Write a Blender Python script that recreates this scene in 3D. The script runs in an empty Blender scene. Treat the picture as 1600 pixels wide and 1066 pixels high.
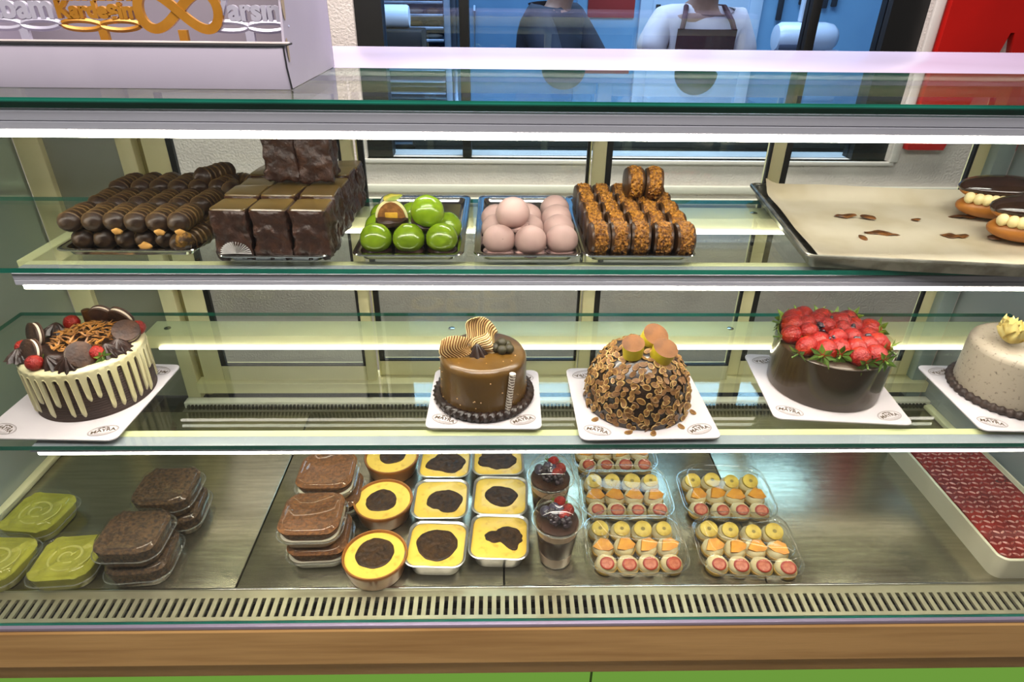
import bpy, bmesh, math, random
from mathutils import Vector, Matrix, noise
random.seed(7)
R_ = math.radians
PI = math.pi
scene = bpy.context.scene
COL = scene.collection
# ------------------------------------------------------------------ camera
FPX = 1000.0
pitch, yaw, roll = R_(29.5), R_(1.4), R_(0.7)
Fv = Vector((math.sin(yaw) * math.cos(pitch), math.cos(yaw) * math.cos(pitch), -math.sin(pitch)))
Rv = Vector((math.cos(yaw), -math.sin(yaw), 0))
Uv = Rv.cross(Fv)
Rv, Uv = Rv * math.cos(roll) + Uv * math.sin(roll), Uv * math.cos(roll) - Rv * math.sin(roll)
CAM = Vector((0, 0, 1.0))
cd = bpy.data.cameras.new('camera')
cam = bpy.data.objects.new('camera', cd)
COL.objects.link(cam)
m3 = Matrix((Rv, Uv, -Fv)).transposed()
cam.matrix_world = Matrix.Translation(CAM) @ m3.to_4x4()
cd.sensor_fit = 'HORIZONTAL'
cd.sensor_width = 36
cd.lens = 36 * FPX / 1600
cd.clip_start = 0.01
scene.camera = cam
# ------------------------------------------------------------------ world, exposure
w = bpy.data.worlds.new('shop_daylight')
scene.world = w
w.use_nodes = True
w.node_tree.nodes['Background'].inputs[0].default_value = (1.0, 0.94, 0.88, 1)
w.node_tree.nodes['Background'].inputs[1].default_value = 0.10
scene.view_settings.view_transform = 'Standard'
scene.view_settings.look = 'None'
scene.view_settings.gamma = 1
scene.view_settings.use_curve_mapping = False
scene.view_settings.exposure = 0.0
scene.cycles.transparent_max_bounces = 48
scene.cycles.max_bounces = 10
scene.cycles.caustics_reflective = False
scene.cycles.caustics_refractive = False
scene.cycles.sample_clamp_indirect = 4.0
scene.cycles.use_denoising = True
LED_S = 38.0          # strength of the light strips in the case
LED_C = (1.0, 0.925, 0.80)


def area(name, loc, size, power, col, rot=(0, 0, 0), parent=None):
    l = bpy.data.lights.new(name, 'AREA')
    l.shape = 'RECTANGLE'
    l.size, l.size_y = size
    l.energy = power
    l.color = col
    o = bpy.data.objects.new(name, l)
    o.location = loc
    o.rotation_euler = rot
    COL.objects.link(o)
    return o


area('shop_ceiling_light', (-0.1, 0.1, 2.1), (2.2, 0.5), 62, (1.0, 0.92, 0.88))
area('aisle_ceiling_light', (0.2, 1.85, 1.95), (2.4, 0.18), 52, (1.0, 0.9, 0.86))
area('kitchen_ceiling_light', (0.5, 3.3, 2.2), (2.6, 1.0), 80, (0.66, 0.88, 1.0))


# ------------------------------------------------------------------ helpers
def lin(c):
    if isinstance(c, str):
        c = [int(c[i:i + 2], 16) / 255 for i in (0, 2, 4)]
    return tuple((v / 12.92 if v <= 0.04045 else ((v + 0.055) / 1.055) ** 2.4) for v in c) + (1,)


MATS = {}


def mat(name, c, rough=0.5, metal=0.0, c2=None, ns=20.0, lo=0.4, hi=0.6, bump=0.0, bs=60.0, coat=0.0, spec=0.5,
        stretch=None, sss=0.0, detail=4.0):
    if name in MATS:
        return MATS[name]
    m = bpy.data.materials.new(name)
    m.use_nodes = True
    nt = m.node_tree
    b = nt.nodes['Principled BSDF']
    b.inputs['Base Color'].default_value = lin(c)
    b.inputs['Roughness'].default_value = rough
    b.inputs['Metallic'].default_value = metal
    b.inputs['Specular IOR Level'].default_value = spec
    b.inputs['Coat Weight'].default_value = coat
    b.inputs['Coat Roughness'].default_value = 0.08
    if sss:
        b.inputs['Subsurface Weight'].default_value = sss
        b.inputs['Subsurface Radius'].default_value = (0.01, 0.006, 0.003)
    tc = nt.nodes.new('ShaderNodeTexCoord')
    mp = nt.nodes.new('ShaderNodeMapping')
    nt.links.new(tc.outputs['Object'], mp.inputs[0])
    if stretch:
        mp.inputs['Scale'].default_value = stretch
    n = nt.nodes.new('ShaderNodeTexNoise')
    n.inputs['Scale'].default_value = ns
    n.inputs['Detail'].default_value = detail
    nt.links.new(mp.outputs[0], n.inputs['Vector'])
    r = nt.nodes.new('ShaderNodeValToRGB')
    r.color_ramp.elements[0].position = lo
    r.color_ramp.elements[1].position = hi
    r.color_ramp.elements[0].color = lin(c)
    r.color_ramp.elements[1].color = lin(c2 if c2 else c)
    nt.links.new(n.outputs['Fac'], r.inputs[0])
    nt.links.new(r.outputs[0], b.inputs['Base Color'])
    if bump:
        n2 = nt.nodes.new('ShaderNodeTexNoise')
        n2.inputs['Scale'].default_value = bs
        n2.inputs['Detail'].default_value = 5
        nt.links.new(mp.outputs[0], n2.inputs['Vector'])
        bp = nt.nodes.new('ShaderNodeBump')
        bp.inputs['Strength'].default_value = bump
        bp.inputs['Distance'].default_value = 0.004
        nt.links.new(n2.outputs['Fac'], bp.inputs['Height'])
        nt.links.new(bp.outputs[0], b.inputs['Normal'])
    MATS[name] = m
    return m


def clear(name, tint='ffffff', f0=0.04, rough=0.01, veil=0.0, bump=0.0, bs=40.0, power=5.0):
    """thin clear sheet: transparent with Schlick reflection"""
    if name in MATS:
        return MATS[name]
    m = bpy.data.materials.new(name)
    m.use_nodes = True
    nt = m.node_tree
    nt.nodes.clear()
    out = nt.nodes.new('ShaderNodeOutputMaterial')
    lw = nt.nodes.new('ShaderNodeLayerWeight')
    lw.inputs['Blend'].default_value = 0.5
    p = nt.nodes.new('ShaderNodeMath'); p.operation = 'POWER'; p.inputs[1].default_value = power
    nt.links.new(lw.outputs['Facing'], p.inputs[0])
    q = nt.nodes.new('ShaderNodeMath'); q.operation = 'MULTIPLY_ADD'
    q.inputs[1].default_value = 1 - f0
    q.inputs[2].default_value = f0
    nt.links.new(p.outputs[0], q.inputs[0])
    tr = nt.nodes.new('ShaderNodeBsdfTransparent')
    tr.inputs[0].default_value = lin(tint)
    gl = nt.nodes.new('ShaderNodeBsdfGlossy')
    gl.inputs['Roughness'].default_value = rough
    gl.inputs[0].default_value = (1, 1, 1, 1)
    base = tr
    if veil:
        df = nt.nodes.new('ShaderNodeBsdfDiffuse')
        df.inputs[0].default_value = (0.8, 0.8, 0.78, 1)
        mv = nt.nodes.new('ShaderNodeMixShader')
        mv.inputs[0].default_value = veil
        nt.links.new(tr.outputs[0], mv.inputs[1])
        nt.links.new(df.outputs[0], mv.inputs[2])
        base = mv
    mx = nt.nodes.new('ShaderNodeMixShader')
    nt.links.new(q.outputs[0], mx.inputs[0])
    nt.links.new(base.outputs[0], mx.inputs[1])
    nt.links.new(gl.outputs[0], mx.inputs[2])
    if bump:
        n2 = nt.nodes.new('ShaderNodeTexNoise')
        n2.inputs['Scale'].default_value = bs
        tc = nt.nodes.new('ShaderNodeTexCoord')
        nt.links.new(tc.outputs['Object'], n2.inputs['Vector'])
        bp = nt.nodes.new('ShaderNodeBump')
        bp.inputs['Strength'].default_value = bump
        bp.inputs['Distance'].default_value = 0.003
        nt.links.new(n2.outputs['Fac'], bp.inputs['Height'])
        nt.links.new(bp.outputs[0], gl.inputs['Normal'])
    nt.links.new(mx.outputs[0], out.inputs[0])
    MATS[name] = m
    return m


def emit(name, c, s):
    if name in MATS:
        return MATS[name]
    m = bpy.data.materials.new(name)
    m.use_nodes = True
    nt = m.node_tree
    nt.nodes.clear()
    out = nt.nodes.new('ShaderNodeOutputMaterial')
    e = nt.nodes.new('ShaderNodeEmission')
    e.inputs[0].default_value = tuple(c) + (1,)
    e.inputs[1].default_value = s
    nt.links.new(e.outputs[0], out.inputs[0])
    MATS[name] = m
    return m


class MB:
    def __init__(s):
        s.v = []; s.f = []; s.mi = []

    def add(s, vs, fs, mi=0):
        o = len(s.v)
        s.v += [tuple(v) for v in vs]
        s.f += [tuple(i + o for i in f) for f in fs]
        s.mi += [mi] * len(fs)
        return s

    def box(s, x0, x1, y0, y1, z0, z1, mi=0):
        vs = [(x, y, z) for z in (z0, z1) for y in (y0, y1) for x in (x0, x1)]
        return s.add(vs, [(0, 2, 3, 1), (4, 5, 7, 6), (0, 1, 5, 4), (2, 6, 7, 3), (0, 4, 6, 2), (1, 3, 7, 5)], mi)

    def bbox(s, x0, x1, y0, y1, z0, z1, b=0.003, mi=0):
        """box with chamfered edges"""
        cx, cy, cz = (x0 + x1) / 2, (y0 + y1) / 2, (z0 + z1) / 2
        hx, hy, hz = (x1 - x0) / 2, (y1 - y0) / 2, (z1 - z0) / 2
        b = min(b, hx * .9, hy * .9, hz * .9)
        bm = bmesh.new()
        bmesh.ops.create_cube(bm, size=2)
        for v in bm.verts:
            v.co = Vector((cx + v.co.x * hx, cy + v.co.y * hy, cz + v.co.z * hz))
        bmesh.ops.bevel(bm, geom=bm.edges[:], offset=b, segments=2, affect='EDGES', profile=0.5)
        return s.addbm(bm, mi)

    def addbm(s, bm, mi=0):
        bm.verts.index_update()
        s.add([v.co for v in bm.verts], [[v.index for v in f.verts] for f in bm.faces], mi)
        bm.free()
        return s

    def loft(s, rings, cap0=True, cap1=True, closed=True, mi=0):
        n = len(rings[0])
        vs = [p for r in rings for p in r]
        fs = []
        for i in range(len(rings) - 1):
            for j in range(n if closed else n - 1):
                k = (j + 1) % n
                fs.append((i * n + j, i * n + k, (i + 1) * n + k, (i + 1) * n + j))
        if cap0: fs.append(tuple(range(n - 1, -1, -1)))
        if cap1: fs.append(tuple(range((len(rings) - 1) * n, len(rings) * n)))
        return s.add(vs, fs, mi)

    def lathe(s, prof, n=32, c=(0, 0, 0), cap0=True, cap1=True, mi=0):
        rings = [[(c[0] + r * math.cos(2 * PI * j / n), c[1] + r * math.sin(2 * PI * j / n), c[2] + z) for j in range(n)] for r, z in prof]
        return s.loft(rings, cap0, cap1, True, mi)

    def ell(s, c, r, nu=16, nv=10, mi=0, fn=None):
        rings = []
        for i in range(1, nv):
            t = PI * i / nv
            rg = []
            for j in range(nu):
                p = 2 * PI * j / nu
                d = Vector((math.sin(t) * math.cos(p), math.sin(t) * math.sin(p), -math.cos(t)))
                k = fn(d) if fn else 1
                rg.append((c[0] + d.x * r[0] * k, c[1] + d.y * r[1] * k, c[2] + d.z * r[2] * k))
            rings.append(rg)
        o = len(s.v)
        s.loft(rings, False, False, True, mi)
        n = nu
        s.v.append((c[0], c[1], c[2] - r[2])); b = len(s.v) - 1
        s.v.append((c[0], c[1], c[2] + r[2])); t = b + 1
        L = o + (nv - 2) * n
        for j in range(n):
            k = (j + 1) % n
            s.f.append((b, o + k, o + j)); s.mi.append(mi)
            s.f.append((t, L + j, L + k)); s.mi.append(mi)
        return s

    def tube(s, pts, r, n=8, mi=0, closed=False):
        pts = [Vector(p) for p in pts]
        rs = r if isinstance(r, (list, tuple)) else [r] * len(pts)
        rings = []
        up = Vector((0, 0, 1))
        for i, p in enumerate(pts):
            a = pts[i - 1] if (i > 0 or closed) else p
            b = pts[(i + 1) % len(pts)] if (i < len(pts) - 1 or closed) else p
            t = (b - a).normalized()
            u = t.cross(up)
            if u.length < 1e-3: u = t.cross(Vector((1, 0, 0)))
            u.normalize()
            v = u.cross(t)
            rings.append([tuple(p + (u * math.cos(2 * PI * j / n) + v * math.sin(2 * PI * j / n)) * rs[i]) for j in range(n)])
        if closed:
            rings.append(rings[0])
        return s.loft(rings, not closed, not closed, True, mi)

    def prism(s, poly, t, axis='z', off=0.0, mi=0):
        """extrude a 2-D polygon; axis z: (x,y,z) / y: (x,z) polygon pushed along y"""
        n = len(poly)
        if axis == 'z':
            a = [(x, y, off) for x, y in poly]; b = [(x, y, off + t) for x, y in poly]
        else:
            a = [(x, off + t, z) for x, z in poly]; b = [(x, off, z) for x, z in poly]
        fs = [tuple(range(n - 1, -1, -1)), tuple(range(n, 2 * n))]
        fs += [(j, (j + 1) % n, n + (j + 1) % n, n + j) for j in range(n)]
        return s.add(a + b, fs, mi)

    def xf(s, M):
        s.v = [tuple(M @ Vector(v)) for v in s.v]
        return s

    def wob(s, amp, sc, seed=0.0):
        out = []
        for v in s.v:
            q = Vector(v) * sc + Vector((seed, seed * 1.7, seed * .3))
            out.append(tuple(Vector(v) + noise.noise_vector(q) * amp))
        s.v = out
        return s

    def mesh(s, mats, smooth=True, ang=40, name='m'):
        me = bpy.data.meshes.new(name)
        me.from_pydata(s.v, [], s.f)
        if not isinstance(mats, (list, tuple)): mats = [mats]
        for m in mats: me.materials.append(m)
        if len(mats) > 1: me.polygons.foreach_set('material_index', s.mi)
        bm = bmesh.new(); bm.from_mesh(me)
        bmesh.ops.recalc_face_normals(bm, faces=bm.faces)
        bm.to_mesh(me); bm.free()
        if smooth:
            me.polygons.foreach_set('use_smooth', [True] * len(me.polygons))
            me.set_sharp_from_angle(angle=R_(ang))
        me.update()
        return me


def rr(w, d, r, z=0.0, n=5, cx=0.0, cy=0.0):
    r = min(r, w / 2 - 1e-4, d / 2 - 1e-4)
    pts = []
    for k, (sx, sy) in enumerate(((1, 1), (-1, 1), (-1, -1), (1, -1))):
        for i in range(n + 1):
            a = PI / 2 * (k + i / n)
            pts.append((cx + sx * (w / 2 - r) + r * math.cos(a), cy + sy * (d / 2 - r) + r * math.sin(a), z))
    return pts


def O(name, me, parent=None, loc=(0, 0, 0), rot=(0, 0, 0), sc=None, label=None, kind=None):
    o = bpy.data.objects.new(name, me)
    COL.objects.link(o)
    o.location = loc
    o.rotation_euler = rot
    if sc is not None: o.scale = (sc, sc, sc) if isinstance(sc, (int, float)) else sc
    if parent is not None: o.parent = parent
    if label: o['label'] = label
    if kind: o['kind'] = kind
    return o


def tag(o, label, cat, group=None):
    o['label'] = label
    o['category'] = cat
    if group: o['group'] = group
    return o


def T(name, label, cat, loc=(0, 0, 0), rz=0.0, group=None):
    o = bpy.data.objects.new(name, None)
    COL.objects.link(o)
    o.empty_display_size = 0.02
    o.location = loc
    o.rotation_euler = (0, 0, rz)
    return tag(o, label, cat, group)


def struct(name, me, parent=None):
    o = O(name, me, parent)
    if parent is None: o['kind'] = 'structure'
    return o


def text_mesh(s, size, depth, m, bold=0.0, align='CENTER'):
    c = bpy.data.curves.new('t', 'FONT')
    c.body = s
    c.size = size
    c.extrude = depth
    c.offset = bold
    c.align_x = align
    c.resolution_u = 3
    o = bpy.data.objects.new('t', c)
    COL.objects.link(o)
    dg = bpy.context.evaluated_depsgraph_get()
    me = bpy.data.meshes.new_from_object(o.evaluated_get(dg))
    bpy.data.objects.remove(o)
    me.materials.clear()
    me.materials.append(m)
    return me


def mesh_to_mb(me, M=None):
    vs = [(M @ v.co if M else v.co) for v in me.vertices]
    return vs, [tuple(p.vertices) for p in me.polygons]


ORD = ['first', 'second', 'third', 'fourth', 'fifth', 'sixth', 'seventh', 'eighth']
# heights (deck = 0) and depths of the case
H1, H2, HT = 0.614, 0.357, 0.873
FLOOR = -0.55
XL, XR = -1.06, 1.17
YF, YB = 0.785, 1.45

# ------------------------------------------------------------------ materials
m_plaster = mat('white_plaster', 'cfc6c2', 0.9, c2='d8d0cb', ns=8, bump=0.9, bs=130)
m_white = mat('white_lacquer', 'bdb4cf', 0.25, c2='b8afca', ns=3, coat=0.0, spec=0.25)
m_cream = mat('cream_aluminium', 'ece6b8', 0.38, c2='e6dfae', ns=6)
m_profile = mat('grey_aluminium', 'b4b4c2', 0.42, c2='aeaebc', ns=4, metal=0.25)
m_black = mat('black_rubber', '0c0d0e', 0.45)
m_dark = mat('dark_void', '0b0a08', 0.9)
m_steel = mat('brushed_steel', 'a39d88', 0.22, metal=0.95, c2='b0aa94', ns=9, stretch=(1, 14, 1), bump=0.05, bs=90)
m_chrome = mat('tray_steel', 'cfcfcc', 0.13, metal=1.0, c2='c2c2c0', ns=12)
m_grille = mat('grille_steel', 'c9c3a2', 0.3, metal=0.7, c2='bdb797', ns=14)
m_wood = mat('oak_board', 'd0a468', 0.45, c2='a87c46', ns=5, lo=0.4, hi=0.8, stretch=(0.5, 5, 9), bump=0.08, bs=40, detail=8)
m_wood_shade = mat('shaded_oak', '7a552a', 0.5, c2='684622', ns=7, lo=0.35, hi=0.75, stretch=(0.5, 5, 9), detail=8)  # unused darker copy of the oak, with shade put into the colour
g_pane = clear('clear_glass', 'f6fbf8')
g_front = clear('front_glass', 'fdfefd', f0=0.02)
g_shelf = clear('shelf_glass', 'f9fdfa', f0=0.035)
g_side = clear('misted_side_glass', 'c2d8c8', f0=0.10, rough=0.06, veil=0.30, bump=0.35, bs=70)
g_plastic = clear('clear_plastic', 'fdfdfb', f0=0.035, rough=0.03, veil=0.006, power=5.0)
m_edge = mat('green_glass_edge', '0f5a4c', 0.08, c2='1c6e5c', ns=5, coat=0.5)
m_led = emit('light_strip_glow', LED_C, LED_S)
m_led2 = emit('rear_light_strip_glow', LED_C, 9.0)
m_choc = mat('dark_chocolate', '35211a', 0.38, c2='241511', ns=40, bump=0.25, bs=70)
m_choc2 = mat('milk_chocolate_glaze', '553b15', 0.28, c2='614418', ns=18, bump=0.12, bs=120, coat=0.25)
m_board = mat('white_cake_card', 'd0c9cb', 0.5, c2='cac3c5', ns=5)
m_print = mat('brown_print', '5a4a38', 0.7)


def slab(name, x0, x1, y0, y1, z0, z1, gm, em=m_edge):
    """glass sheet with green polished edges; the two largest faces get the clear material"""
    mb = MB().box(x0, x1, y0, y1, z0, z1)
    d = (x1 - x0, y1 - y0, z1 - z0)
    k = d.index(min(d))
    big = {2: (0, 1), 1: (2, 3), 0: (4, 5)}[k]
    mb.mi = [0 if i in big else 1 for i in range(6)]
    return mb.mesh([gm, em], smooth=False)


# ------------------------------------------------------------------ the setting
struct('floor', MB().box(-4, 4.5, -3, 6, FLOOR - 0.05, FLOOR).mesh(mat('grey_floor_tile', '8d8880', 0.4, c2='7d7870', ns=3), False))
WY = 2.3
WX0, WX1, WZ0, WZ1 = -0.463, 1.40, 0.442, 1.75
mb = MB().box(-3.5, WX0, WY, WY + .14, FLOOR, 2.4).box(WX1, 4, WY, WY + .14, FLOOR, 2.4)
mb.box(WX0, WX1, WY, WY + .14, FLOOR, WZ0).box(WX0, WX1, WY, WY + .14, WZ1, 2.4)
struct('wall_back', mb.mesh(m_plaster, False))
struct('wall_left', MB().box(-2.4, -2.3, -1, WY, FLOOR, 2.4).mesh(mat('grey_green_wall', 'a5b0a0', 0.8, c2='96a294', ns=3), False))
# kitchen shell
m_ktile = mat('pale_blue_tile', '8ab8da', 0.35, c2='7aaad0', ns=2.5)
struct('wall_kitchen_back', MB().box(-1.8, 3.2, 4.6, 4.7, FLOOR, 2.4).mesh(m_ktile, False))
struct('wall_kitchen_left', MB().box(-1.9, -1.8, WY + .14, 4.7, FLOOR, 2.4).mesh(m_ktile, False))
struct('wall_kitchen_right', MB().box(3.2, 3.3, WY + .14, 4.7, FLOOR, 2.4).mesh(m_ktile, False))
struct('ceiling', MB().box(-1.9, 3.3, WY, 4.7, 2.4, 2.5).mesh(mat('white_ceiling', 'd8dcde', 0.8), False))
# window
win = struct('window_1', MB().box(WX0, -.376, WY + .02, WY + .09, WZ0, WZ1).box(1.278, WX1, WY + .02, WY + .09, WZ0, WZ1)
             .box(-.376, 1.278, WY + .02, WY + .09, WZ1 - .05, WZ1).mesh(m_black, False))
for x in (-.128, 1.02):
    O('mullion', MB().bbox(x, x + .032, WY + .025, WY + .085, WZ0, WZ1 - .05).mesh(m_black), win)
for a, b in ((-.376, -.128), (-.096, 1.02), (1.052, 1.278)):
    O('pane', slab('p', a, b, WY + .05, WY + .056, WZ0, WZ1 - .05, clear('window_glass', 'e8f2ff', f0=.05), m_black), win)
struct('trim_1', MB().bbox(WX0 - .02, WX1 + .02, WY - .012, WY + .03, WZ0 - .014, WZ0, .003).mesh(mat('white_sill', 'ded8d4', .5)))
struct('trim_2', MB().bbox(-3, 3, WY - .02, WY, .325, .352, .004).bbox(-3, 3, WY - .03, WY, .285, .307, .004).mesh(mat('white_trim', 'e6e2d6', .35)))
struct('trim_3', MB().bbox(WX1, WX1 + .03, WY - .015, WY, WZ0, WZ1 + .02, .003).mesh(mat('white_sill', 'ded8d4', .5)))
# red sign on the wall right of the window
sg = T('wall_sign', 'red wall sign with a pale triangular notch, right of the kitchen window', 'sign', (1.44, WY, .49))
rm = mat('red_sign_panel', 'b3120c', 0.35, c2='a8100b', ns=4)
O('panel', MB().prism([(0, 0), (.13, 0), (.222, .375), (.235, .375), (.33, 0), (.60, 0), (.60, 1.1), (0, 1.1)], -.03, 'y', -.0005).mesh(rm, False), sg)

# ------------------------------------------------------------------ display case
case = T('display_case', 'long glass pastry display case with lit shelves and oak front ledge', 'display case', (0.05, 1.1, FLOOR))


def C(name, me, parent=None, kind=None):
    """a part of the case, built in world coordinates"""
    p = parent or case
    o = O(name, me, p, kind=kind)
    base = Vector((0, 0, 0))
    q = p
    while q is not None:
        base += Vector(q.location); q = q.parent
    o.location = -base
    return o


C('base_body', MB().box(XL, XR, .80, 1.5, FLOOR, -.03).mesh(mat('grey_plinth', '5a5a58', .5), False))
for i, (a, b) in enumerate(((XL, -.4945), (-.4915, .0095), (.0125, .5125), (.5155, XR))):
    C('deck_panel', MB().bbox(a, b, .822, 1.388, -.012, 0, .0015).mesh(m_steel))
C('deck_underside', MB().box(XL, XR, .80, 1.5, -.03, -.0125).mesh(m_dark, False))
# front grille: frame strips and one slat each
gr = C('front_grille', MB().box(XL, XR, .804, .8215, -.014, -.001).box(XL, XR, .7575, .7655, -.016, -.003).mesh(m_grille, False))
C('grille_trough', MB().box(XL, XR, .752, .80, -.045, -.04).box(XL, XR, .752, .7575, -.045, -.016).mesh(m_dark, False))
sl_me = MB().add([(-.0042, .7655, -.003), (.0042, .7655, -.003), (.0042, .804, -.001), (-.0042, .804, -.001),
                  (-.0042, .7655, -.008), (.0042, .7655, -.008), (.0042, .804, -.006), (-.0042, .804, -.006)],
                 [(0, 1, 2, 3), (0, 4, 5, 1), (1, 5, 6, 2), (3, 2, 6, 7), (0, 3, 7, 4), (4, 7, 6, 5)]).mesh(m_grille, False)
n = int((XR - XL - .02) / .016)
for i in range(n):
    O('slat', sl_me, gr, (XL + .012 + i * .016, 0, 0))
C('deck_lip', MB().bbox(XL, XR, .8205, .8245, -.003, .003, .001).mesh(m_chrome))
C('glass_channel', MB().bbox(XL, XR, .746, .757, -.014, -.0045, .002).mesh(mat('lavender_aluminium', 'a99bb2', .35, metal=.4)))
C('oak_ledge', MB().loft([[(x, .751, -.0145), (x, .747, -.0145), (x, .744, -.018), (x, .740, -.104), (x, .743, -.108), (x, .751, -.108)] for x in (XL, XR)]).mesh(m_wood, False))
C('lower_oak_board', MB().bbox(XL, XR, .7515, .772, -.155, -.046, .002).mesh(m_wood))
m_green = emit('green_backlit_acrylic', (0.20, 0.42, 0.06), 0.75)
for a, b in ((XL, .183), (.19, .86), (.867, XR)):
    C('green_lit_panel', MB().bbox(a, b, .774, .795, FLOOR + .05, -.148, .006).mesh(m_green))
# glass skins
fp = MB().loft([[(XL, .7525, -.0044), (XR, .7525, -.0044), (XR, .7575, -.0044), (XL, .7575, -.0044)], [(XL, .7985, HT - .002), (XR, .7985, HT - .002), (XR, .8045, HT - .002), (XL, .8045, HT - .002)]])
fp.mi = [0, 1, 0, 1, 1, 1]
C('front_pane', fp.mesh([g_front, m_edge], smooth=False))
lp = C('left_pane', slab('g', XL - .008, XL, .742, YB, 0, HT - .012, g_side))
C('right_pane', slab('g', XR, XR + .008, .742, YB, 0, HT - .012, clear('veiled_right_glass', 'c2d8dc', f0=.08, veil=.28)))  # pale diffuse veil added to lighten the pane against the dark beyond
for a in (XL, XR - .02):
    C('floor_trim', MB().bbox(a, a + .02, .825, 1.40, 0, .012, .002).mesh(m_cream))
C('top_pane', slab('g', XL, XR, .806, 1.116, HT - .012, HT, g_shelf))
C('top_board', MB().bbox(XL, XR, 1.117, 1.49, HT - .02, HT, .002).mesh(m_white))


def light_bar(parent, x0, x1, y0, zt, zb, led=True, depth=.055):
    """aluminium profile with a light strip along its lower front edge"""
    g = zb + (zt - zb) * .42
    prof = [(y0 + depth, zt), (y0 + .003, zt), (y0, zt - .003), (y0, g + .001), (y0 + .0015, g), (y0, g - .001), (y0, zb + .001), (y0 + .001, zb), (y0 + depth, zb)]
    mb = MB().loft([[(x, a, b) for a, b in prof] for x in (x0, x1)])
    return C('light_profile', mb.mesh(m_profile, False), parent)


def strip(parent, x0, x1, y0, y1, z0, z1, m=None):
    return C('light_strip', MB().bbox(x0, x1, y0, y1, z0, z1, .002).mesh(m or m_led), parent)


tp = light_bar(None, XL, XR, .806, HT - .013, .836)
strip(tp, XL, XR, .8085, .823, .8265, .8355)


def shelf(yf, h, zprof, zled):
    s = C('glass_shelf', slab('g', -1.04, XR - .02, yf, 1.262, h - .008, h, g_shelf))
    x0, x1 = -.738, XR - .03
    p = light_bar(s, x0, x1, yf + .004, h - .0085, zprof, depth=.045)
    C('cover_strip', MB().box(x0, x1, yf + .034, yf + .0492, h - .0085, h - .0082).mesh(m_cream, False), s)
    strip(s, x0 + .008, x1, yf + .006, yf + .02, zled, zprof - .0002)
    bz = h - .0085
    C('rear_rail', MB().bbox(x0, x1, 1.172, 1.240, bz - .030, bz, .002).mesh(m_cream), s)
    strip(s, x0 + .03, x1, 1.166, 1.1718, bz - .030, bz - .0245, m_led2)
    for a in (x0 - .022, x1 - .022):
        C('side_arm', MB().bbox(a, a + .024, yf + .0495, 1.171, bz - .028, bz, .002).mesh(m_cream), s)
    for a in (-.70, -.10, .5, 1.05):
        C('screw', MB().lathe([(.007, 0), (.007, .0012), (.005, .002)], 12, (a, 1.205, bz)).mesh(m_chrome), s)
    return s


shelf(.904, H1, .584, .576)
shelf(.802, H2, .341, .334)

# rear: corner posts, sliding doors, grille
C('corner_post', MB().bbox(XL, XL + .055, YB, YB + .04, 0, HT - .02).mesh(m_cream))
C('rear_panel', MB().box(XL + .055, -.838, YB + .015, YB + .025, 0, HT - .02).mesh(mat('grey_glass_standin', 'a2a59a', .35, metal=.2, c2='8c8b76', ns=2), False))  # opaque stand-in for a glass panel; its dim reflections put into the grey
C('door_post', MB().bbox(-.838, -.802, YB - .005, YB + .04, 0, HT - .02).mesh(m_cream))
C('door_post_groove', MB().box(-.802, -.784, YB + .02, YB + .03, 0, HT - .02).mesh(mat('olive_shadow_gap', '8f8554', .5), False))
C('door_track', MB().bbox(-.802, XR, YB - .015, YB + .055, .026, .057, .002).mesh(m_cream))
C('top_track', MB().bbox(-.802, XR, YB - .005, YB + .055, HT - .06, HT - .0205, .002).mesh(m_cream))


def door(x0, x1, sl, sr, y):
    zt, zb = HT - .06, .0575
    st = C('sliding_door', MB().bbox(x0, x0 + sl, y, y + .022, zb, zt, .002).bbox(x1 - sr, x1, y, y + .022, zb, zt, .002)
           .bbox(x0 + sl, x1 - sr, y, y + .022, zb, zb + .046, .002).bbox(x0 + sl, x1 - sr, y, y + .022, zt - .03, zt, .002).mesh(m_cream))
    C('door_pane', slab('g', x0 + sl, x1 - sr, y + .009, y + .013, zb + .046, zt - .03, g_pane, m_black), st)
    C('gasket', MB().box(x0 + sl, x0 + sl + .013, y - .001, y + .009, zb + .046, zt - .03).box(x1 - sr - .006, x1 - sr, y - .001, y + .009, zb + .046, zt - .03)
      .box(x0 + sl, x1 - sr, y - .001, y + .009, zb + .046, zb + .051).mesh(m_black, False), st)


door(-.784, -.325, .054, .026, YB)
door(-.322, .2125, .004, .004, YB + .026)
door(.213, .62, .030, .004, YB)
door(.622, XR - .04, .036, .03, YB + .026)
C('right_corner_post', MB().bbox(XR - .04, XR, YB, YB + .04, 0, HT - .02).mesh(mat('blue_grey_aluminium', '9fb0ae', .35)))
C('rear_bar', MB().bbox(-.83, XR, 1.404, 1.430, 0, .018, .002).mesh(mat('white_plastic_bar', 'efeadc', .3)))
mb = MB()
for i in range(200):
    x = -.82 + i * .0099
    mb.box(x, x + .005, 1.396, 1.404, .0, .012)
    mb.box(x, x + .005, 1.431, 1.436, .0, .012)
C('rear_slot_shade', mb.mesh(m_dark, False), None, 'stuff')  # dark boxes painted as the shade inside the slots, no holes cut
C('rear_trough', MB().box(-.83, XR, 1.388, 1.45, -.03, .001).mesh(mat('shadow_grey', '6b6657', .6), False))

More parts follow.
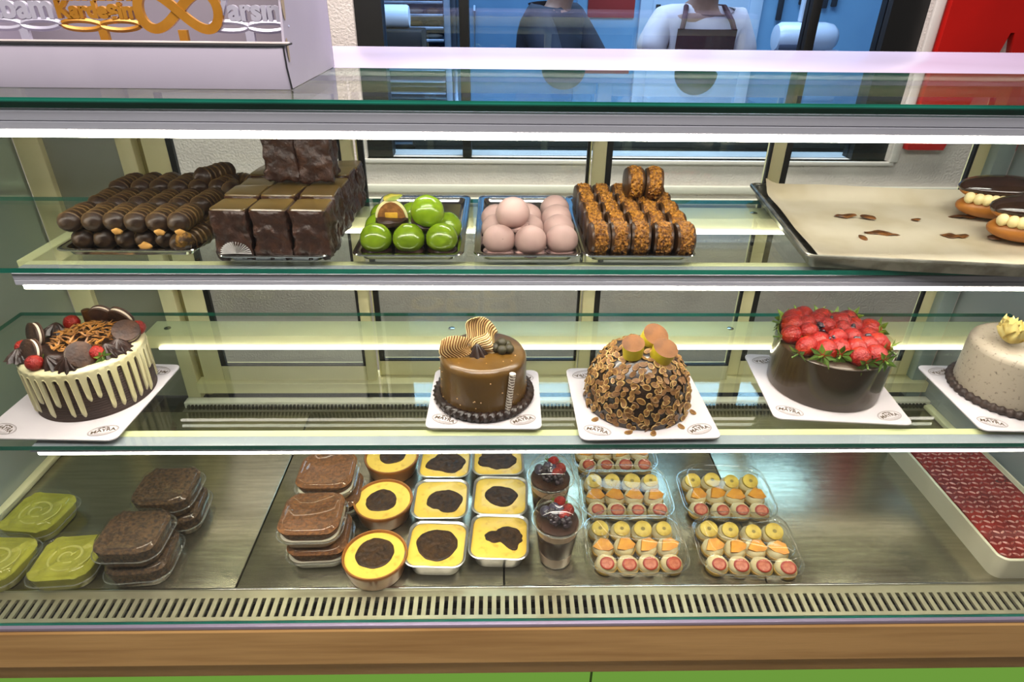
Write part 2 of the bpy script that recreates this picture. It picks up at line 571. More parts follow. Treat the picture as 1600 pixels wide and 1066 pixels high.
# ------------------------------------------------------------------ trays
def tray_mesh(w_, d_, h_, r, rim, m):
    mb = MB()
    rings = [rr(w_ - .006, d_ - .006, r, h_ - .003), rr(w_, d_, r, h_ - .0005), rr(w_ - .002, d_ - .002, r, h_), rr(w_ - 2 * rim, d_ - 2 * rim, r * .8, h_ - .001),
             rr(w_ - 2 * rim - .006, d_ - 2 * rim - .006, r * .75, h_ * .35), rr(w_ - 2 * rim - .012, d_ - 2 * rim - .012, r * .7, .002)]
    mb.loft(rings, False, True)
    base = [rr(w_ - 2 * rim + .002, d_ - 2 * rim + .002, r * .8, h_ - .004), rr(w_ - 2 * rim - .008, d_ - 2 * rim - .008, r * .7, 0)]
    mb.loft(base, False, True)
    return mb.mesh(m)


def tray(label, x0, x1, y0, y1, h=.013, z=H1):
    t = T('serving_tray', label, 'tray', ((x0 + x1) / 2, (y0 + y1) / 2, z), 0, 'steel serving trays on the upper shelf')
    O('pan', tray_mesh(x1 - x0, y1 - y0, h, .016, .010, m_chrome), t)
    pts = rr(x1 - x0 - .001, y1 - y0 - .001, .016, h - .001, 6)
    O('rolled_rim', MB().tube(pts, .0016, 6, closed=True).mesh(m_chrome), t)
    return t


tray('steel tray under the chocolate dipped fingers', -.690, -.472, .945, 1.235)
tray('steel tray under the stacked chocolate cake blocks', -.432, -.262, .922, 1.238)
tray('steel tray holding the glossy green domes', -.227, -.055, .929, 1.243)
tray('steel tray holding the pale pink domes', -.038, .130, .929, 1.243)
tray('steel tray under the crumb coated sandwich biscuits', .132, .311, .929, 1.243)


# chocolate fingers
def finger_mesh(seed, L=.076, r=.0168, ridges=7):
    mb = MB()
    rings = []
    N = 64
    for i in range(N + 1):
        t = i / N
        y = (t - .5) * L
        e = min(t, 1 - t) * L
        k = math.sqrt(max(0.0, 1 - (1 - min(1, e / (r * .95))) ** 2))
        k = max(k, .05)
        rd = r * k * (1 + .085 * max(0.0, math.sin(t * ridges * 2 * PI)) ** 3 + .02 * noise.noise(Vector((seed, t * 6, 0))))
        rings.append([(rd * math.cos(2 * PI * j / 14), y + .0035 * math.cos(2 * PI * j / 14), rd * .95 * math.sin(2 * PI * j / 14)) for j in range(14)])
    mb.loft(rings)
    for i in range(N):
        if .12 < i / N < .9 and math.sin((i + .5) / N * ridges * 2 * PI) > .55:
            for j in range(14): mb.mi[i * 14 + j] = 1
    mb.wob(.0016, 60, seed)
    return mb.mesh([m_finger, mat('chocolate_drizzle', '6e5530', .4, c2='5c4526', ns=30)], ang=70)


m_finger = mat('dipped_chocolate', '4c3820', 0.42, c2='33231a', ns=25, bump=.2, bs=90)
FM = [finger_mesh(s) for s in (1.3, 5.7, 9.1, 14.2)]
biscuit = mat('pale_biscuit', 'd9a75a', .8, c2='c08d45', ns=80, bump=.4)
tipm = MB().ell((0, 0, 0), (.009, .004, .005), 10, 6).wob(.002, 150, 2).mesh(biscuit)
finger_grp = 'chocolate dipped fingers on the first tray'
rown = ['front', 'middle', 'back']
for k in range(6):
    x = -.664 + k * .0335
    for r_ in range(3):
        y = .995 + r_ * .079 + random.uniform(-.004, .004)
        o = T('chocolate_finger', f'chocolate dipped finger, {rown[r_]} of upper layer, {ORD[k]} column from left', 'pastry',
              (x + random.uniform(-.002, .002), y, H1 + .0505 + (.006 if r_ == 2 else 0)), R_(random.uniform(-7, 4)), finger_grp)
        O('coated_stick', random.choice(FM), o)
        if r_ == 0 and k in (2, 4, 5):
            O('biscuit_tip', tipm, o, (.004, -.036, -.012))
    for r_ in range(3):
        o = T('chocolate_finger', f'chocolate dipped finger, {rown[r_]} of lower layer, {ORD[k]} column from left', 'pastry',
              (x + .004, 1.004 + r_ * .078, H1 + .0185), R_(random.uniform(-6, 6)), finger_grp)
        O('coated_stick', random.choice(FM), o)
        if r_ == 0 and k in (3, 5):
            O('biscuit_tip', tipm, o, (.002, -.036, -.008), sc=1.4)
for x, y, z, a, lb in ((-.486, 1.155, .052, 24, 'chocolate dipped finger resting at the right rear edge of its tray'),
                       (-.512, 1.165, .074, -30, 'chocolate dipped finger lying across the top at the rear of its pile'),
                       (-.463, 1.19, .050, 60, 'chocolate dipped finger turned sideways beside the cake blocks')):
    o = T('chocolate_finger', lb, 'pastry', (x, y, H1 + z), R_(a), finger_grp)
    O('coated_stick', FM[1], o)
for i, (x, y) in enumerate(((-.49, .985), (-.482, 1.05))):
    o = T('chocolate_finger', ('broken chocolate finger showing biscuit crumbs at the right front of its tray', 'broken chocolate finger behind the crumbs at the right of its tray')[i], 'pastry', (x, y, H1 + .018), R_(-20 + 40 * i), finger_grp)
    O('coated_stick', FM[2], o)
    O('biscuit_tip', MB().ell((0, 0, 0), (.014, .01, .012), 12, 8).wob(.008, 120, i + 3).mesh(mat('biscuit_shards', 'a87a2c', .7, c2='3a2413', ns=90)), o, (.008, -.026, .008))


# chocolate blocks
m_block = mat('rocky_chocolate', '33201a', .4, c2='4a2c1c', ns=70, lo=.45, hi=.75, bump=.7, bs=120)
m_btop = mat('block_top_glaze', '6a5428', .3, c2='5c4822', ns=14, coat=.3)


def block_mesh(seed, w_, d_, h_):
    bm = bmesh.new()
    bmesh.ops.create_cube(bm, size=1)
    bmesh.ops.subdivide_edges(bm, edges=bm.edges[:], cuts=13, use_grid_fill=True)
    for v in bm.verts:
        c = v.co
        # round the box
        p = Vector([max(-.44, min(.44, a)) for a in c])
        q = c - p
        if q.length > 1e-6: c = p + q.normalized() * min(q.length, .06)
        co = Vector((c.x * w_, c.y * d_, (c.z + .5) * h_))
        if v.co.z < .45:
            co += noise.noise_vector(co * 55 + Vector((seed, seed, seed))) * .0055 + noise.noise_vector(co * 170 + Vector((seed, 0, 0))) * .003
        v.co = co
    return MB().addbm(bm).mesh(m_block, ang=60)


def top_mesh(seed, w_, d_):
    mb = MB().loft([rr(w_ * .93, d_ * .93, .004, 0), rr(w_ * .97, d_ * .97, .006, .002), rr(w_ * .93, d_ * .93, .006, .0038), rr(w_ * .6, d_ * .6, .01, .0042)])
    return mb.wob(.0012, 60, seed).mesh(m_btop)


BW, BD, BH = .0565, .0585, .078
BMs = [block_mesh(s, BW, BD, BH) for s in (1, 4, 9)]
BTs = [top_mesh(s, BW, BD) for s in (2, 6)]
cols = ('left', 'middle', 'right')
for i in range(3):
    for j in range(5):
        o = T('chocolate_cake_block', f'chunky chocolate cake block in the {cols[i]} column, {ORD[j]} from the front', 'cake',
              (-.404 + i * .0585 + random.uniform(-.001, .001), .962 + j * .0605, H1 + .003 + (0.004 * (j % 2))), R_(random.uniform(-3, 3)), 'chocolate blocks on the second tray')
        O('cake', random.choice(BMs), o)
        O('glaze', random.choice(BTs), o, (0, 0, BH - .002))
for i in range(2):
    o = T('chocolate_cake_block', f'chunky chocolate cake block, {("left", "right")[i]} one of the pair stacked on top', 'cake',
          (-.356 + i * .054, 1.088, H1 + .003 + BH + .0082), R_((-3, 2)[i]), 'chocolate blocks on the second tray')
    O('cake', BMs[i], o)
    O('glaze', BTs[i], o, (0, 0, BH - .002))
dy = MB()
for i in range(18):
    a = PI * i / 17
    dy.add([(0, 0, 0), (.022 * math.cos(a - .07), .003, .018 * math.sin(a - .07)), (.024 * math.cos(a), -.001, .020 * math.sin(a)), (.022 * math.cos(a + .07), .003, .018 * math.sin(a + .07))],
           [(0, 1, 2), (0, 2, 3)])
o = tag(O('paper_case', dy.mesh(mat('silver_white_paper', 'c9c6c4', .4), False), None, (-.402, .928, H1 + .0145)), 'crimped white paper case edge at the foot of the front left chocolate block', 'paper case')


# domes
def dome_mesh(seed, r, h, m, dents=0.0):
    def fn(d):
        k = 1.0
        if d.z < -.3: k = 1 - .16 * (-d.z - .3)
        return k * (1 + dents * noise.noise(d * 2.2 + Vector((seed, 0, 0))))
    mb = MB().ell((0, 0, h * .45), (r, r, h * .55), 28, 18, fn=fn)
    mb.v = [(x, y, max(z, .001)) for x, y, z in mb.v]
    return mb.mesh(m, ang=80)


m_gdome = mat('green_glaze', '6f8c14', .22, c2='82a01e', ns=30, coat=.3)
m_pdome = mat('pink_glaze', 'bb9c94', .5, c2='b2928c', ns=14, sss=.0)
m_pspk = mat('dark_speck', '4a352f', .6)
GD = [dome_mesh(s, .0255, .046, m_gdome, .03) for s in (1, 5, 8)]
PD = [dome_mesh(s, .0262, .044, m_pdome, .03) for s in (2, 6, 11)]
foot_g = MB().lathe([(.02, 0), (.0235, .002), (.0238, .006), (.02, .009)], 24).wob(.002, 120, 1).mesh(m_choc)
foot_p = MB().lathe([(.02, 0), (.025, .002), (.0255, .005), (.02, .008)], 24).wob(.003, 120, 3).mesh(mat('pale_purple_crumb', '6e5a5e', .7, c2='c7a49c', ns=90))
gz = H1 + .0025
gd = [(-.194, .966, 0, 'front left corner'), (-.142, .966, 0, 'front row centre'), (-.090, .968, 0, 'front right corner'),
      (-.195, 1.018, 0, 'second row left'), (-.143, 1.02, 0, 'second row centre'), (-.086, 1.022, 0, 'second row right'),
      (-.196, 1.072, 0, 'third row left'), (-.148, 1.075, 0, 'third row centre')]
for x, y, z, lb in gd:
    o = T('glazed_dome', f'glossy green glazed dome, {lb} of its tray', 'pastry', (x, y, gz + z), random.uniform(0, 6), 'green domes on the third tray')
    O('chocolate_base', foot_g, o)
    O('glaze', random.choice(GD), o, (0, 0, .002))
o = T('glazed_dome', 'whole green glazed dome resting on top of the others, beside the cut one', 'pastry', (-.118, .998, gz + .036), 1, 'green domes on the third tray')
o.rotation_euler = (R_(14), R_(12), 0)
O('chocolate_base', foot_g, o)
O('glaze', GD[1], o, (0, 0, .002), sc=1.06)
# the cut dome: half dome with a brown and yellow cut face
o = T('cut_dome', 'cut green dome showing brown sponge and yellow custard filling', 'pastry', (-.172, 1.0, gz + .034))
hm = MB()
rings = []
for i in range(13):
    t = PI / 2 * i / 12
    rings.append([(.0262 * math.cos(t) * math.cos(p) if True else 0, .0262 * math.cos(t) * math.sin(p), .012 + .030 * math.sin(t)) for p in [PI * k / 20 for k in range(21)]])
hm.loft(rings, False, False, False)
hm.add([(.0262 * math.cos(PI * k / 20), 0, .012 + .03 * math.sin(PI * k / 20)) for k in range(21)] + [(0, 0, .012)], [(21, k, k + 1) for k in range(20)], 1)
O('glaze_shell', hm.mesh([m_gdome, mat('pale_shell_rim', 'd9d29a', .5)]), o)
O('sponge', MB().prism([(.0225 * math.cos(PI * k / 20), .010 + .028 * math.sin(PI * k / 20)) for k in range(21)], .003, 'y', -.003).wob(.0008, 200).mesh(mat('brown_sponge', '8a5a26', .9, c2='6e4418', ns=160, bump=.5)), o)
O('custard', MB().bbox(-.010, .010, -.0045, -.001, .012, .022, .003).wob(.001, 150).mesh(mat('yellow_custard', 'c89a2c', .6, c2='b5861f', ns=90)), o)
O('chocolate_base', MB().lathe([(.02, 0), (.0262, .004), (.026, .011), (.02, .013)], 24).wob(.002, 120, 1).mesh(m_choc), o)
O('lifted_lid', MB().ell((0, 0, 0), (.017, .009, .003), 16, 6).wob(.003, 90, 4).mesh(mat('green_lid_inside', 'a89a3a', .5, c2='6f7f1c', ns=60)), o, (.003, .006, .044), (R_(15), R_(-8), 0))
pk = [(.001, .966, 0, 'front left corner'), (.051, .962, 0, 'front row centre'), (.101, .966, 0, 'front right corner'),
      (-.002, 1.018, 0, 'second row left'), (.050, 1.018, 0, 'second row centre'), (.1, 1.018, 0, 'second row right'),
      (-.004, 1.072, 0, 'third row left'), (.05, 1.078, 0, 'third row centre'), (.101, 1.072, 0, 'third row right'), (.102, 1.126, 0, 'rearmost right')]
for x, y, z, lb in pk:
    o = T('glazed_dome', f'pale pink glazed dome, {lb} of its tray', 'pastry', (x, y, gz), random.uniform(0, 6), 'pink domes on the fourth tray')
    O('crumb_base', foot_p, o)
    O('glaze', random.choice(PD), o, (0, 0, .002))
    for q in range(2):
        a = random.uniform(0, 6); e = random.uniform(.3, 1.1)
        O('speck', MB().ell((0, 0, 0), (.0007, .0007, .0007), 6, 4).mesh(m_pspk), o, (.0262 * math.cos(e) * math.cos(a), .0262 * math.cos(e) * math.sin(a), .021 + .0245 * math.sin(e)))
o = T('glazed_dome', 'pale pink glazed dome resting on top of the others', 'pastry', (.026, .998, gz + .034), 2, 'pink domes on the fourth tray')
o.rotation_euler = (R_(10), R_(-8), 0)
O('crumb_base', foot_p, o)
O('glaze', PD[0], o, (0, 0, .002), sc=1.05)


# crumb coated sandwich biscuits (discs on edge, axis along x)
m_crumb = mat('golden_crumb', 'b87c22', .5, c2='6a3c0e', ns=190, lo=.38, hi=.62, bump=.9, bs=220)
m_shell = mat('chocolate_biscuit_face', '4a2d12', .35, c2='3a2410', ns=40, bump=.2)


def crumb_mesh(seed):
    out = []
    for i in range(15):
        x = (-.5 + i / 14) * .022
        q = []
        for j in range(84):
            a, b = math.cos(2 * PI * j / 84), math.sin(2 * PI * j / 84)
            v1 = Vector((x * 330 + seed, a * 9, b * 9)); v2 = Vector((x * 700, a * 19 + seed, b * 19))
            k = .0262 + .0042 * abs(noise.noise(v1)) + .0030 * noise.noise(v2) - 18 * abs(x) ** 2
            q.append((x + .0015 * noise.noise(v1 * 1.7), a * k, b * k))
        out.append(q)
    return MB().loft(out).mesh(m_crumb, ang=50)


CRM = [crumb_mesh(s) for s in (3, 8, 15)]
faceM = MB().lathe([(.0, -.0155), (.018, -.0155), (.0238, -.0145), (.0255, -.011), (.0245, -.0085)], 32, cap0=False, cap1=False).mesh(m_shell)


def crumb_biscuit(label, loc, rz):
    o = T('sandwich_biscuit', label, 'biscuit', loc, rz, 'crumb coated biscuits on the fifth tray')
    O('crumb_filling', random.choice(CRM), o, rot=(random.uniform(0, 6), 0, 0))
    O('biscuit_face', faceM, o, rot=(0, R_(90), 0))
    O('biscuit_face', faceM, o, rot=(0, R_(-90), 0))


for c in range(5):
    for r_ in range(5):
        crumb_biscuit(f'crumb coated sandwich biscuit in {ORD[c]} column from left, {ORD[r_]} row from the front',
                      (.158 + c * .0337 + random.uniform(-.001, .001), .962 + r_ * .053, H1 + .029), R_(random.uniform(-6, 6)))
crumb_biscuit('crumb coated sandwich biscuit on top of the pile, left of two', (.238, 1.115, H1 + .077), R_(3))
crumb_biscuit('crumb coated sandwich biscuit on top of the pile, right of two', (.272, 1.112, H1 + .077), R_(-3))

# sheet pan with parchment and filled buns
pan = T('sheet_pan', 'large aluminium baking sheet lined with parchment at the right end of the upper shelf', 'tray', (.795, 1.07, H1), R_(-7))
m_alu = mat('worn_aluminium', 'b9b7ac', .3, metal=.85, c2='8f8c80', ns=30)
O('pan', tray_mesh(.60, .40, .022, .012, .007, m_alu), pan)
O('rolled_rim', MB().tube(rr(.599, .399, .012, .021, 6), .0035, 8, closed=True).mesh(m_alu), pan)
mb = MB()
NX, NY = 40, 26
for j in range(NY + 1):
    for i in range(NX + 1):
        x = -.275 + .50 * i / NX
        y = -.185 + .372 * j / NY
        if i > NX - 9: x += .025 * noise.noise(Vector((0, y * 14, 3))) * (i - NX + 9) / 9
        z = .0045 + .0025 * noise.noise(Vector((x * 9, y * 9, 1)))
        edge = max(0, y - .155) * .75 + max(0, -.255 - x) * .5
        mbz = z + edge
        mb.v.append((x, y, max(.0035, mbz)))
for j in range(NY):
    for i in range(NX):
        a = j * (NX + 1) + i
        mb.f.append((a, a + 1, a + NX + 2, a + NX + 1)); mb.mi.append(0)
par = tag(O('parchment_sheet', mb.mesh(mat('stained_parchment', 'cfc4ac', .6, c2='bcae8e', ns=9, lo=.45, hi=.7), ang=80), None, (.795, 1.07, H1), (0, 0, R_(-7))),
          'wrinkled baking parchment with chocolate smears lining the baking sheet', 'paper')
sm = mat('chocolate_smear', '46290f', .4, c2='7a4c20', ns=60)
for x, y, l, a in ((-.155, .055, .034, 4), (-.115, .05, .02, -14), (-.125, -.035, .045, -5), (.0, -.03, .04, 5), (-.03, .05, .014, -20), (-.165, -.06, .008, 0), (.06, -.035, .02, -12), (.075, .085, .05, 3)):
    O('smear', MB().ell((0, 0, 0), (l * .62, .0085, .0024), 20, 6).wob(.005, 60, x * 40).mesh(sm), par, (x, y, .0075), (0, 0, R_(a)))
m_bun = mat('baked_bun', 'b06f26', .45, c2='8f5418', ns=14, lo=.3, hi=.7)
m_bglz = mat('bun_chocolate', '2e1c12', .14, c2='24150e', ns=10, coat=.6)
m_cream2 = mat('vanilla_cream', 'ead9a4', .4, c2='e0cd92', ns=20)
for (x, y, a, lb) in ((.93, 1.14, -4, 'cream filled chocolate topped bun at the rear of the baking sheet'), (.905, 1.015, -5, 'cream filled chocolate topped bun nearest the front glass'),
                      (1.055, 1.165, 4, 'cream filled chocolate topped bun at the far right of the baking sheet')):
    o = T('filled_bun', lb, 'pastry', (x, y, H1 + .007), R_(a), 'filled buns on the baking sheet')
    O('lower_bun', MB().ell((0, 0, .022), (.078, .040, .023), 32, 14).mesh(m_bun), o)
    O('upper_bun', MB().ell((0, .014, .048), (.076, .036, .018), 32, 14).mesh(m_bun), o, rot=(R_(6), 0, 0))
    O('chocolate_glaze', MB().ell((0, .016, .0525), (.0785, .0385, .0200), 32, 14).mesh(m_bglz), o, rot=(R_(6), 0, 0))
    for k in range(13):
        t = (k - 6) / 6.2
        O('cream_bead', MB().ell((0, 0, 0), (.0092, .0092, .0105), 12, 8).mesh(m_cream2), o, (t * .070, -.036 * math.sqrt(1 - t * t * .92), .040))

# ------------------------------------------------------------------ cake boards and cakes
def logo_mesh():
    mb = MB()
    for rx, ry, wd in ((.0225, .0130, .0006), (.0208, .0116, .00035)):
        n = 40
        a = [(rx * math.cos(2 * PI * i / n), ry * math.sin(2 * PI * i / n), 0) for i in range(n)]
        b = [((rx - wd) * math.cos(2 * PI * i / n), (ry - wd) * math.sin(2 * PI * i / n), 0) for i in range(n)]
        mb.add(a + b, [(i, (i + 1) % n, n + (i + 1) % n, n + i) for i in range(n)])
    t = text_mesh('MAYRA', .0108, 0, m_print, .0003)
    vs, fs = mesh_to_mb(t, Matrix.Translation((0, -.0032, 0)))
    vs = [(v[0], v[1] - 8.0 * v[0] ** 2 + .0012, 0) for v in vs]
    mb.add(vs, fs)
    for x, y, a in ((-.006, .0078, 20), (.0, .0088, -10), (.006, .0078, -30)):
        n = 10
        p = [(x + .0032 * math.cos(2 * PI * i / n) * math.cos(R_(a)) - .0014 * math.sin(2 * PI * i / n) * math.sin(R_(a)),
              y + .0032 * math.cos(2 * PI * i / n) * math.sin(R_(a)) + .0014 * math.sin(2 * PI * i / n) * math.cos(R_(a)), 0) for i in range(n)]
        mb.add(p, [tuple(range(n))])
    for k in range(3):
        n = 14
        a = [((.015 - k * .003) * math.cos(PI + PI * i / n), -.0045 - (.0058 - k * .0016) * math.sin(PI * i / n), 0) for i in range(n + 1)]
        b = [(x * .97, y + .0003, 0) for x, y, z in a]
        mb.add(a + b, [(i, i + 1, n + 2 + i, n + 1 + i) for i in range(n)])
    return mb.mesh(m_print, False)


LOGO = logo_mesh()


def board(label, x, y, w_, d_, rz):
    o = T('cake_board', label, 'cake board', (x, y, H2), rz, 'printed white cake boards')
    O('card', MB().loft([rr(w_ - .002, d_ - .002, .013, 0), rr(w_, d_, .013, .001), rr(w_, d_, .013, .0028), rr(w_ - .002, d_ - .002, .012, .0036)]).mesh(m_board), o)
    for sx, sy, a in ((-1, -1, -22), (1, -1, 22), (1, 1, 160), (-1, 1, 200)):
        O('printed_logo', LOGO, o, (sx * (w_ / 2 - .031), sy * (d_ / 2 - .023), .0039), (0, 0, R_(a)))
    return o


board('white printed cake board under the drip cake', -.712, .930, .222, .228, R_(-2))
board('white printed cake board under the milk chocolate glazed cake', -.023, .931, .192, .180, R_(-1))
board('white printed cake board under the almond covered dome cake', .244, .920, .230, .216, R_(1))
board('white printed cake board under the strawberry topped cake', .589, .963, .228, .214, R_(-5))
board('white printed cake board under the speckled grey cake', .912, .930, .222, .205, R_(-2))
ZB = H2 + .0037


# strawberry (unit about 1 cm radius, pointing +z)
m_straw = mat('strawberry_red', '860c05', .34, c2='a8300e', ns=70, lo=.5, hi=.78, bump=.9, bs=400, coat=.08, spec=.4)
m_leaf = mat('strawberry_leaf', '3f5a1c', .5, c2='6c8a2a', ns=60)
stm = MB().lathe([(.001, -.011), (.0062, -.0088), (.0098, -.003), (.0105, .002), (.0085, .0075), (.0045, .0105), (.0008, .0115)], 18).mesh(m_straw, ang=80)
lf = MB()
for k in range(7):
    a = 2 * PI * k / 7
    c_, s_ = math.cos(a), math.sin(a)
    P = lambda r, t, z: (r * c_ - t * s_, r * s_ + t * c_, z)
    lf.add([P(.001, 0, .0), P(.006, .0026, .0014), P(.0125, 0, .0006 + .004 * (k % 2)), P(.006, -.0026, .0014)], [(0, 1, 2, 3)])
lf.tube([(0, 0, 0), (.001, 0, .004), (.0025, 0, .007)], .0009, 6)
leafm = lf.mesh(m_leaf, False)


def strawberry(parent, loc, rot, s=1.0):
    b = O('strawberry', stm, parent, loc, rot, s)
    O('calyx', leafm, b, (0, 0, -.0105), (PI, 0, 0))
    return b


# --- drip cake
dc = T('drip_cake', 'dark chocolate cake with white drips, biscuits and strawberries on top', 'cake', (-.703, .951, ZB))
DR, DH = .092, .090
rings = []
for i in range(37):
    z = DH * i / 36
    rings.append((DR + .0007 * math.sin(i * PI), z))
m_sponge = mat('ribbed_dark_sponge', '3a281f', .6, c2='2e1e18', ns=30, bump=.2)
prof = []
for i in range(60):
    prof.append((DR + .0006 * math.cos(i * PI * .66), DH * i / 59))
O('cake_body', MB().lathe([(DR - .004, 0)] + prof + [(DR - .004, DH + .001)], 72).mesh(m_sponge), dc)
m_drip = mat('ivory_drip', 'cfc79e', .3, c2='c8bf92', ns=20, coat=.3)
N = 360
mb = MB()
drips = []
a = 0
while a < 360:
    drips.append((a, random.uniform(.080, .0885) if random.random() < .85 else random.uniform(.05, .07)))
    a += random.uniform(8.5, 11.5)


def edge_len(d):
    e = .009
    for a0, L in drips:
        dd = abs((d - a0 + 180) % 360 - 180)
        wd = 2.3
        if dd < wd: e = max(e, L - (dd / wd) ** 2 * .006)
        elif dd < 4.0: e = max(e, .009 + .010 * ((4.0 - dd) / 1.7) ** 2)
    return e


K = 14
rg = [[] for _ in range(K + 3)]
for j in range(N):
    d = j * 360 / N
    an = R_(d)
    L = min(edge_len(d), DH - .002)
    rg[0].append(((DR - .03) * math.cos(an), (DR - .03) * math.sin(an), DH + .003))
    rg[1].append(((DR - .003) * math.cos(an), (DR - .003) * math.sin(an), DH + .0032))
    rg[2].append(((DR + .0018) * math.cos(an), (DR + .0018) * math.sin(an), DH))
    for k in range(K):
        z = DH - L * (k + 1) / K
        bulge = .0022 + (.0012 if k > K - 4 else 0)
        if k == K - 1: bulge = .0002
        rg[3 + k].append(((DR + bulge) * math.cos(an), (DR + bulge) * math.sin(an), z))
O('drip_glaze', mb.loft(rg, True, False).mesh(m_drip, ang=70), dc)
O('ganache_top', MB().lathe([(DR - .012, 0), (DR - .012, .002), (.03, .006)], 48, (0, 0, DH + .002)).wob(.002, 60).mesh(m_choc), dc)
m_oreo = mat('black_cocoa_biscuit', '2f1c14', .6, c2='462c1c', ns=60, bump=.5, bs=150)
orm = MB()
for z0 in (0, .0085):
    pr = []
    for j in range(48):
        pass
    orm.lathe([(.001, z0), (.0205, z0), (.0215, z0 + .001), (.0215, z0 + .0032), (.019, z0 + .0042), (.001, z0 + .0042)], 40)
orme = orm.mesh(m_oreo)
orc = MB().lathe([(.0195, .0042), (.0205, .005), (.0205, .0078), (.0195, .0085)], 36).mesh(mat('white_biscuit_cream', 'd8c8b4', .5))


def oreo(loc, rot):
    b = O('sandwich_cookie', orme, dc, loc, rot)
    O('cream_layer', orc, b)


zt = DH + .005
oreo((-.074, .012, zt + .012), (R_(75), 0, R_(-35)))
oreo((-.045, -.046, zt + .012), (R_(68), 0, R_(-28)))
oreo((.028, -.055, zt + .010), (R_(60), R_(20), R_(50)))
oreo((.034, .062, zt + .014), (R_(70), 0, R_(165)))
oreo((.066, .022, zt + .008), (R_(25), R_(20), 0))
oreo((-.006, .074, zt + .010), (R_(80), 0, R_(185)))
for x, y, rt, s in ((-.03, -.074, (R_(70), R_(10), R_(20)), 1.25), (-.078, -.024, (R_(80), 0, R_(-60)), 1.15), (.052, -.044, (R_(80), R_(30), R_(230)), 1.15), (-.048, .06, (R_(10), R_(10), 0), 1.3), (.075, .042, (R_(60), 0, R_(150)), 1.2)):
    strawberry(dc, (x, y, zt + .008), rt, s)
sw = MB()
for t in range(60):
    pass


def rosette(r, h, m, folds=8):
    rings = []
    for i in range(10):
        t = i / 9
        rr_ = r * (1 - t) ** .75 + .0008
        rings.append([(rr_ * (1 + .16 * math.cos(folds * (2 * PI * j / 48) + t * 2.2)) * math.cos(2 * PI * j / 48), rr_ * (1 + .16 * math.cos(folds * (2 * PI * j / 48) + t * 2.2)) * math.sin(2 * PI * j / 48), h * t) for j in range(48)])
    return MB().loft(rings).mesh(m, ang=60)


ros = rosette(.019, .020, m_choc, 10)
for x, y in ((-.005, -.066), (.02, -.07), (.07, -.016), (.062, -.03), (-.07, -.05), (-.066, .038), (.01, .05)):
    O('ganache_rosette', ros, dc, (x, y, zt), (R_(random.uniform(-20, 20)), R_(random.uniform(-20, 20)), 0))
O('wafer_stick', MB().lathe([(.007, 0), (.0075, .001), (.0075, .026), (.006, .027)], 16).mesh(m_shell), dc, (-.028, .076, zt))
sh = MB()
for i in range(170):
    r_ = .052 * math.sqrt(random.random()); a = random.uniform(0, 2 * PI)
    x, y = r_ * math.cos(a) + .004, r_ * math.sin(a) + .01
    z = zt + .006 + .014 * (1 - (r_ / .055) ** 2) + random.uniform(-.003, .003)
    l = random.uniform(.005, .013)
    M = Matrix.Translation((x, y, z)) @ Matrix.Rotation(random.uniform(0, PI), 4, 'Z') @ Matrix.Rotation(random.uniform(-.6, .6), 4, 'Y')
    b = MB().add([(-l, -.0016, 0), (l * .4, -.0022, .001), (l, .0004, .0005), (-l * .3, .002, .0012), (-l, -.0016, .0009), (l * .4, -.0022, .0019), (l, .0004, .0014), (-l * .3, .002, .0021)],
                 [(0, 3, 2, 1), (4, 5, 6, 7), (0, 1, 5, 4), (1, 2, 6, 5), (2, 3, 7, 6), (3, 0, 4, 7)]).xf(M)
    sh.add(b.v, b.f)
O('chocolate_shards', sh.mesh(mat('caramel_shards', 'a8722c', .5, c2='6b4420', ns=50, lo=.35, hi=.65), False), dc, kind='stuff')

# --- milk chocolate cake
cc = T('glazed_cake', 'smooth milk chocolate glazed round cake with striped cream wave and wafer stick', 'cake', (-.026, .938, ZB))
R0, HC = .0735, .091
pf = [(R0 + .001, 0), (R0 + .0015, .01), (R0, .07)] + [(R0 - .012 + .012 * math.cos(t), HC - .014 + .014 * math.sin(t)) for t in [PI / 2 * k / 8 for k in range(9)]] + [(R0 * .5, HC + .001), (.004, HC + .0012)]
O('cake_body', MB().lathe(pf, 64).wob(.0006, 40).mesh(m_choc2, ang=60), cc)
nb = MB()
for i in range(46):
    a = random.uniform(0, 2 * PI); z = random.choice((random.uniform(.012, .035), random.uniform(.012, .075)))
    nb.ell(((R0 + .0005) * math.cos(a), (R0 + .0005) * math.sin(a), z), [random.uniform(.0009, .002)] * 3, 6, 5)
for i in range(16):
    a = random.uniform(0, 2 * PI); r_ = R0 * random.uniform(.55, .85)
    nb.ell((r_ * math.cos(a), r_ * math.sin(a), HC), [random.uniform(.0009, .0017)] * 3, 6, 5)
O('nut_bits', nb.mesh(mat('glazed_nut_bits', 'a07a4c', .35, c2='c29a68', ns=90)), cc, kind='stuff')
rp = MB()
rings = []
NN = 240
for i in range(NN):
    a = 2 * PI * i / NN
    rg_ = []
    for j in range(14):
        p = 2 * PI * j / 14
        k = .0078 * (1 + .22 * math.cos(5 * p - i * 40 * 2 * PI / NN))
        rg_.append(((R0 + .0065 + k * math.cos(p)) * math.cos(a), (R0 + .0065 + k * math.cos(p)) * math.sin(a), .0085 + k * math.sin(p)))
    rings.append(rg_)
rings.append(rings[0])
O('piped_border', rp.loft(rings, False, False).mesh(mat('black_ganache', '1f1310', .28, c2='2a1a14', ns=20), ang=70), cc)


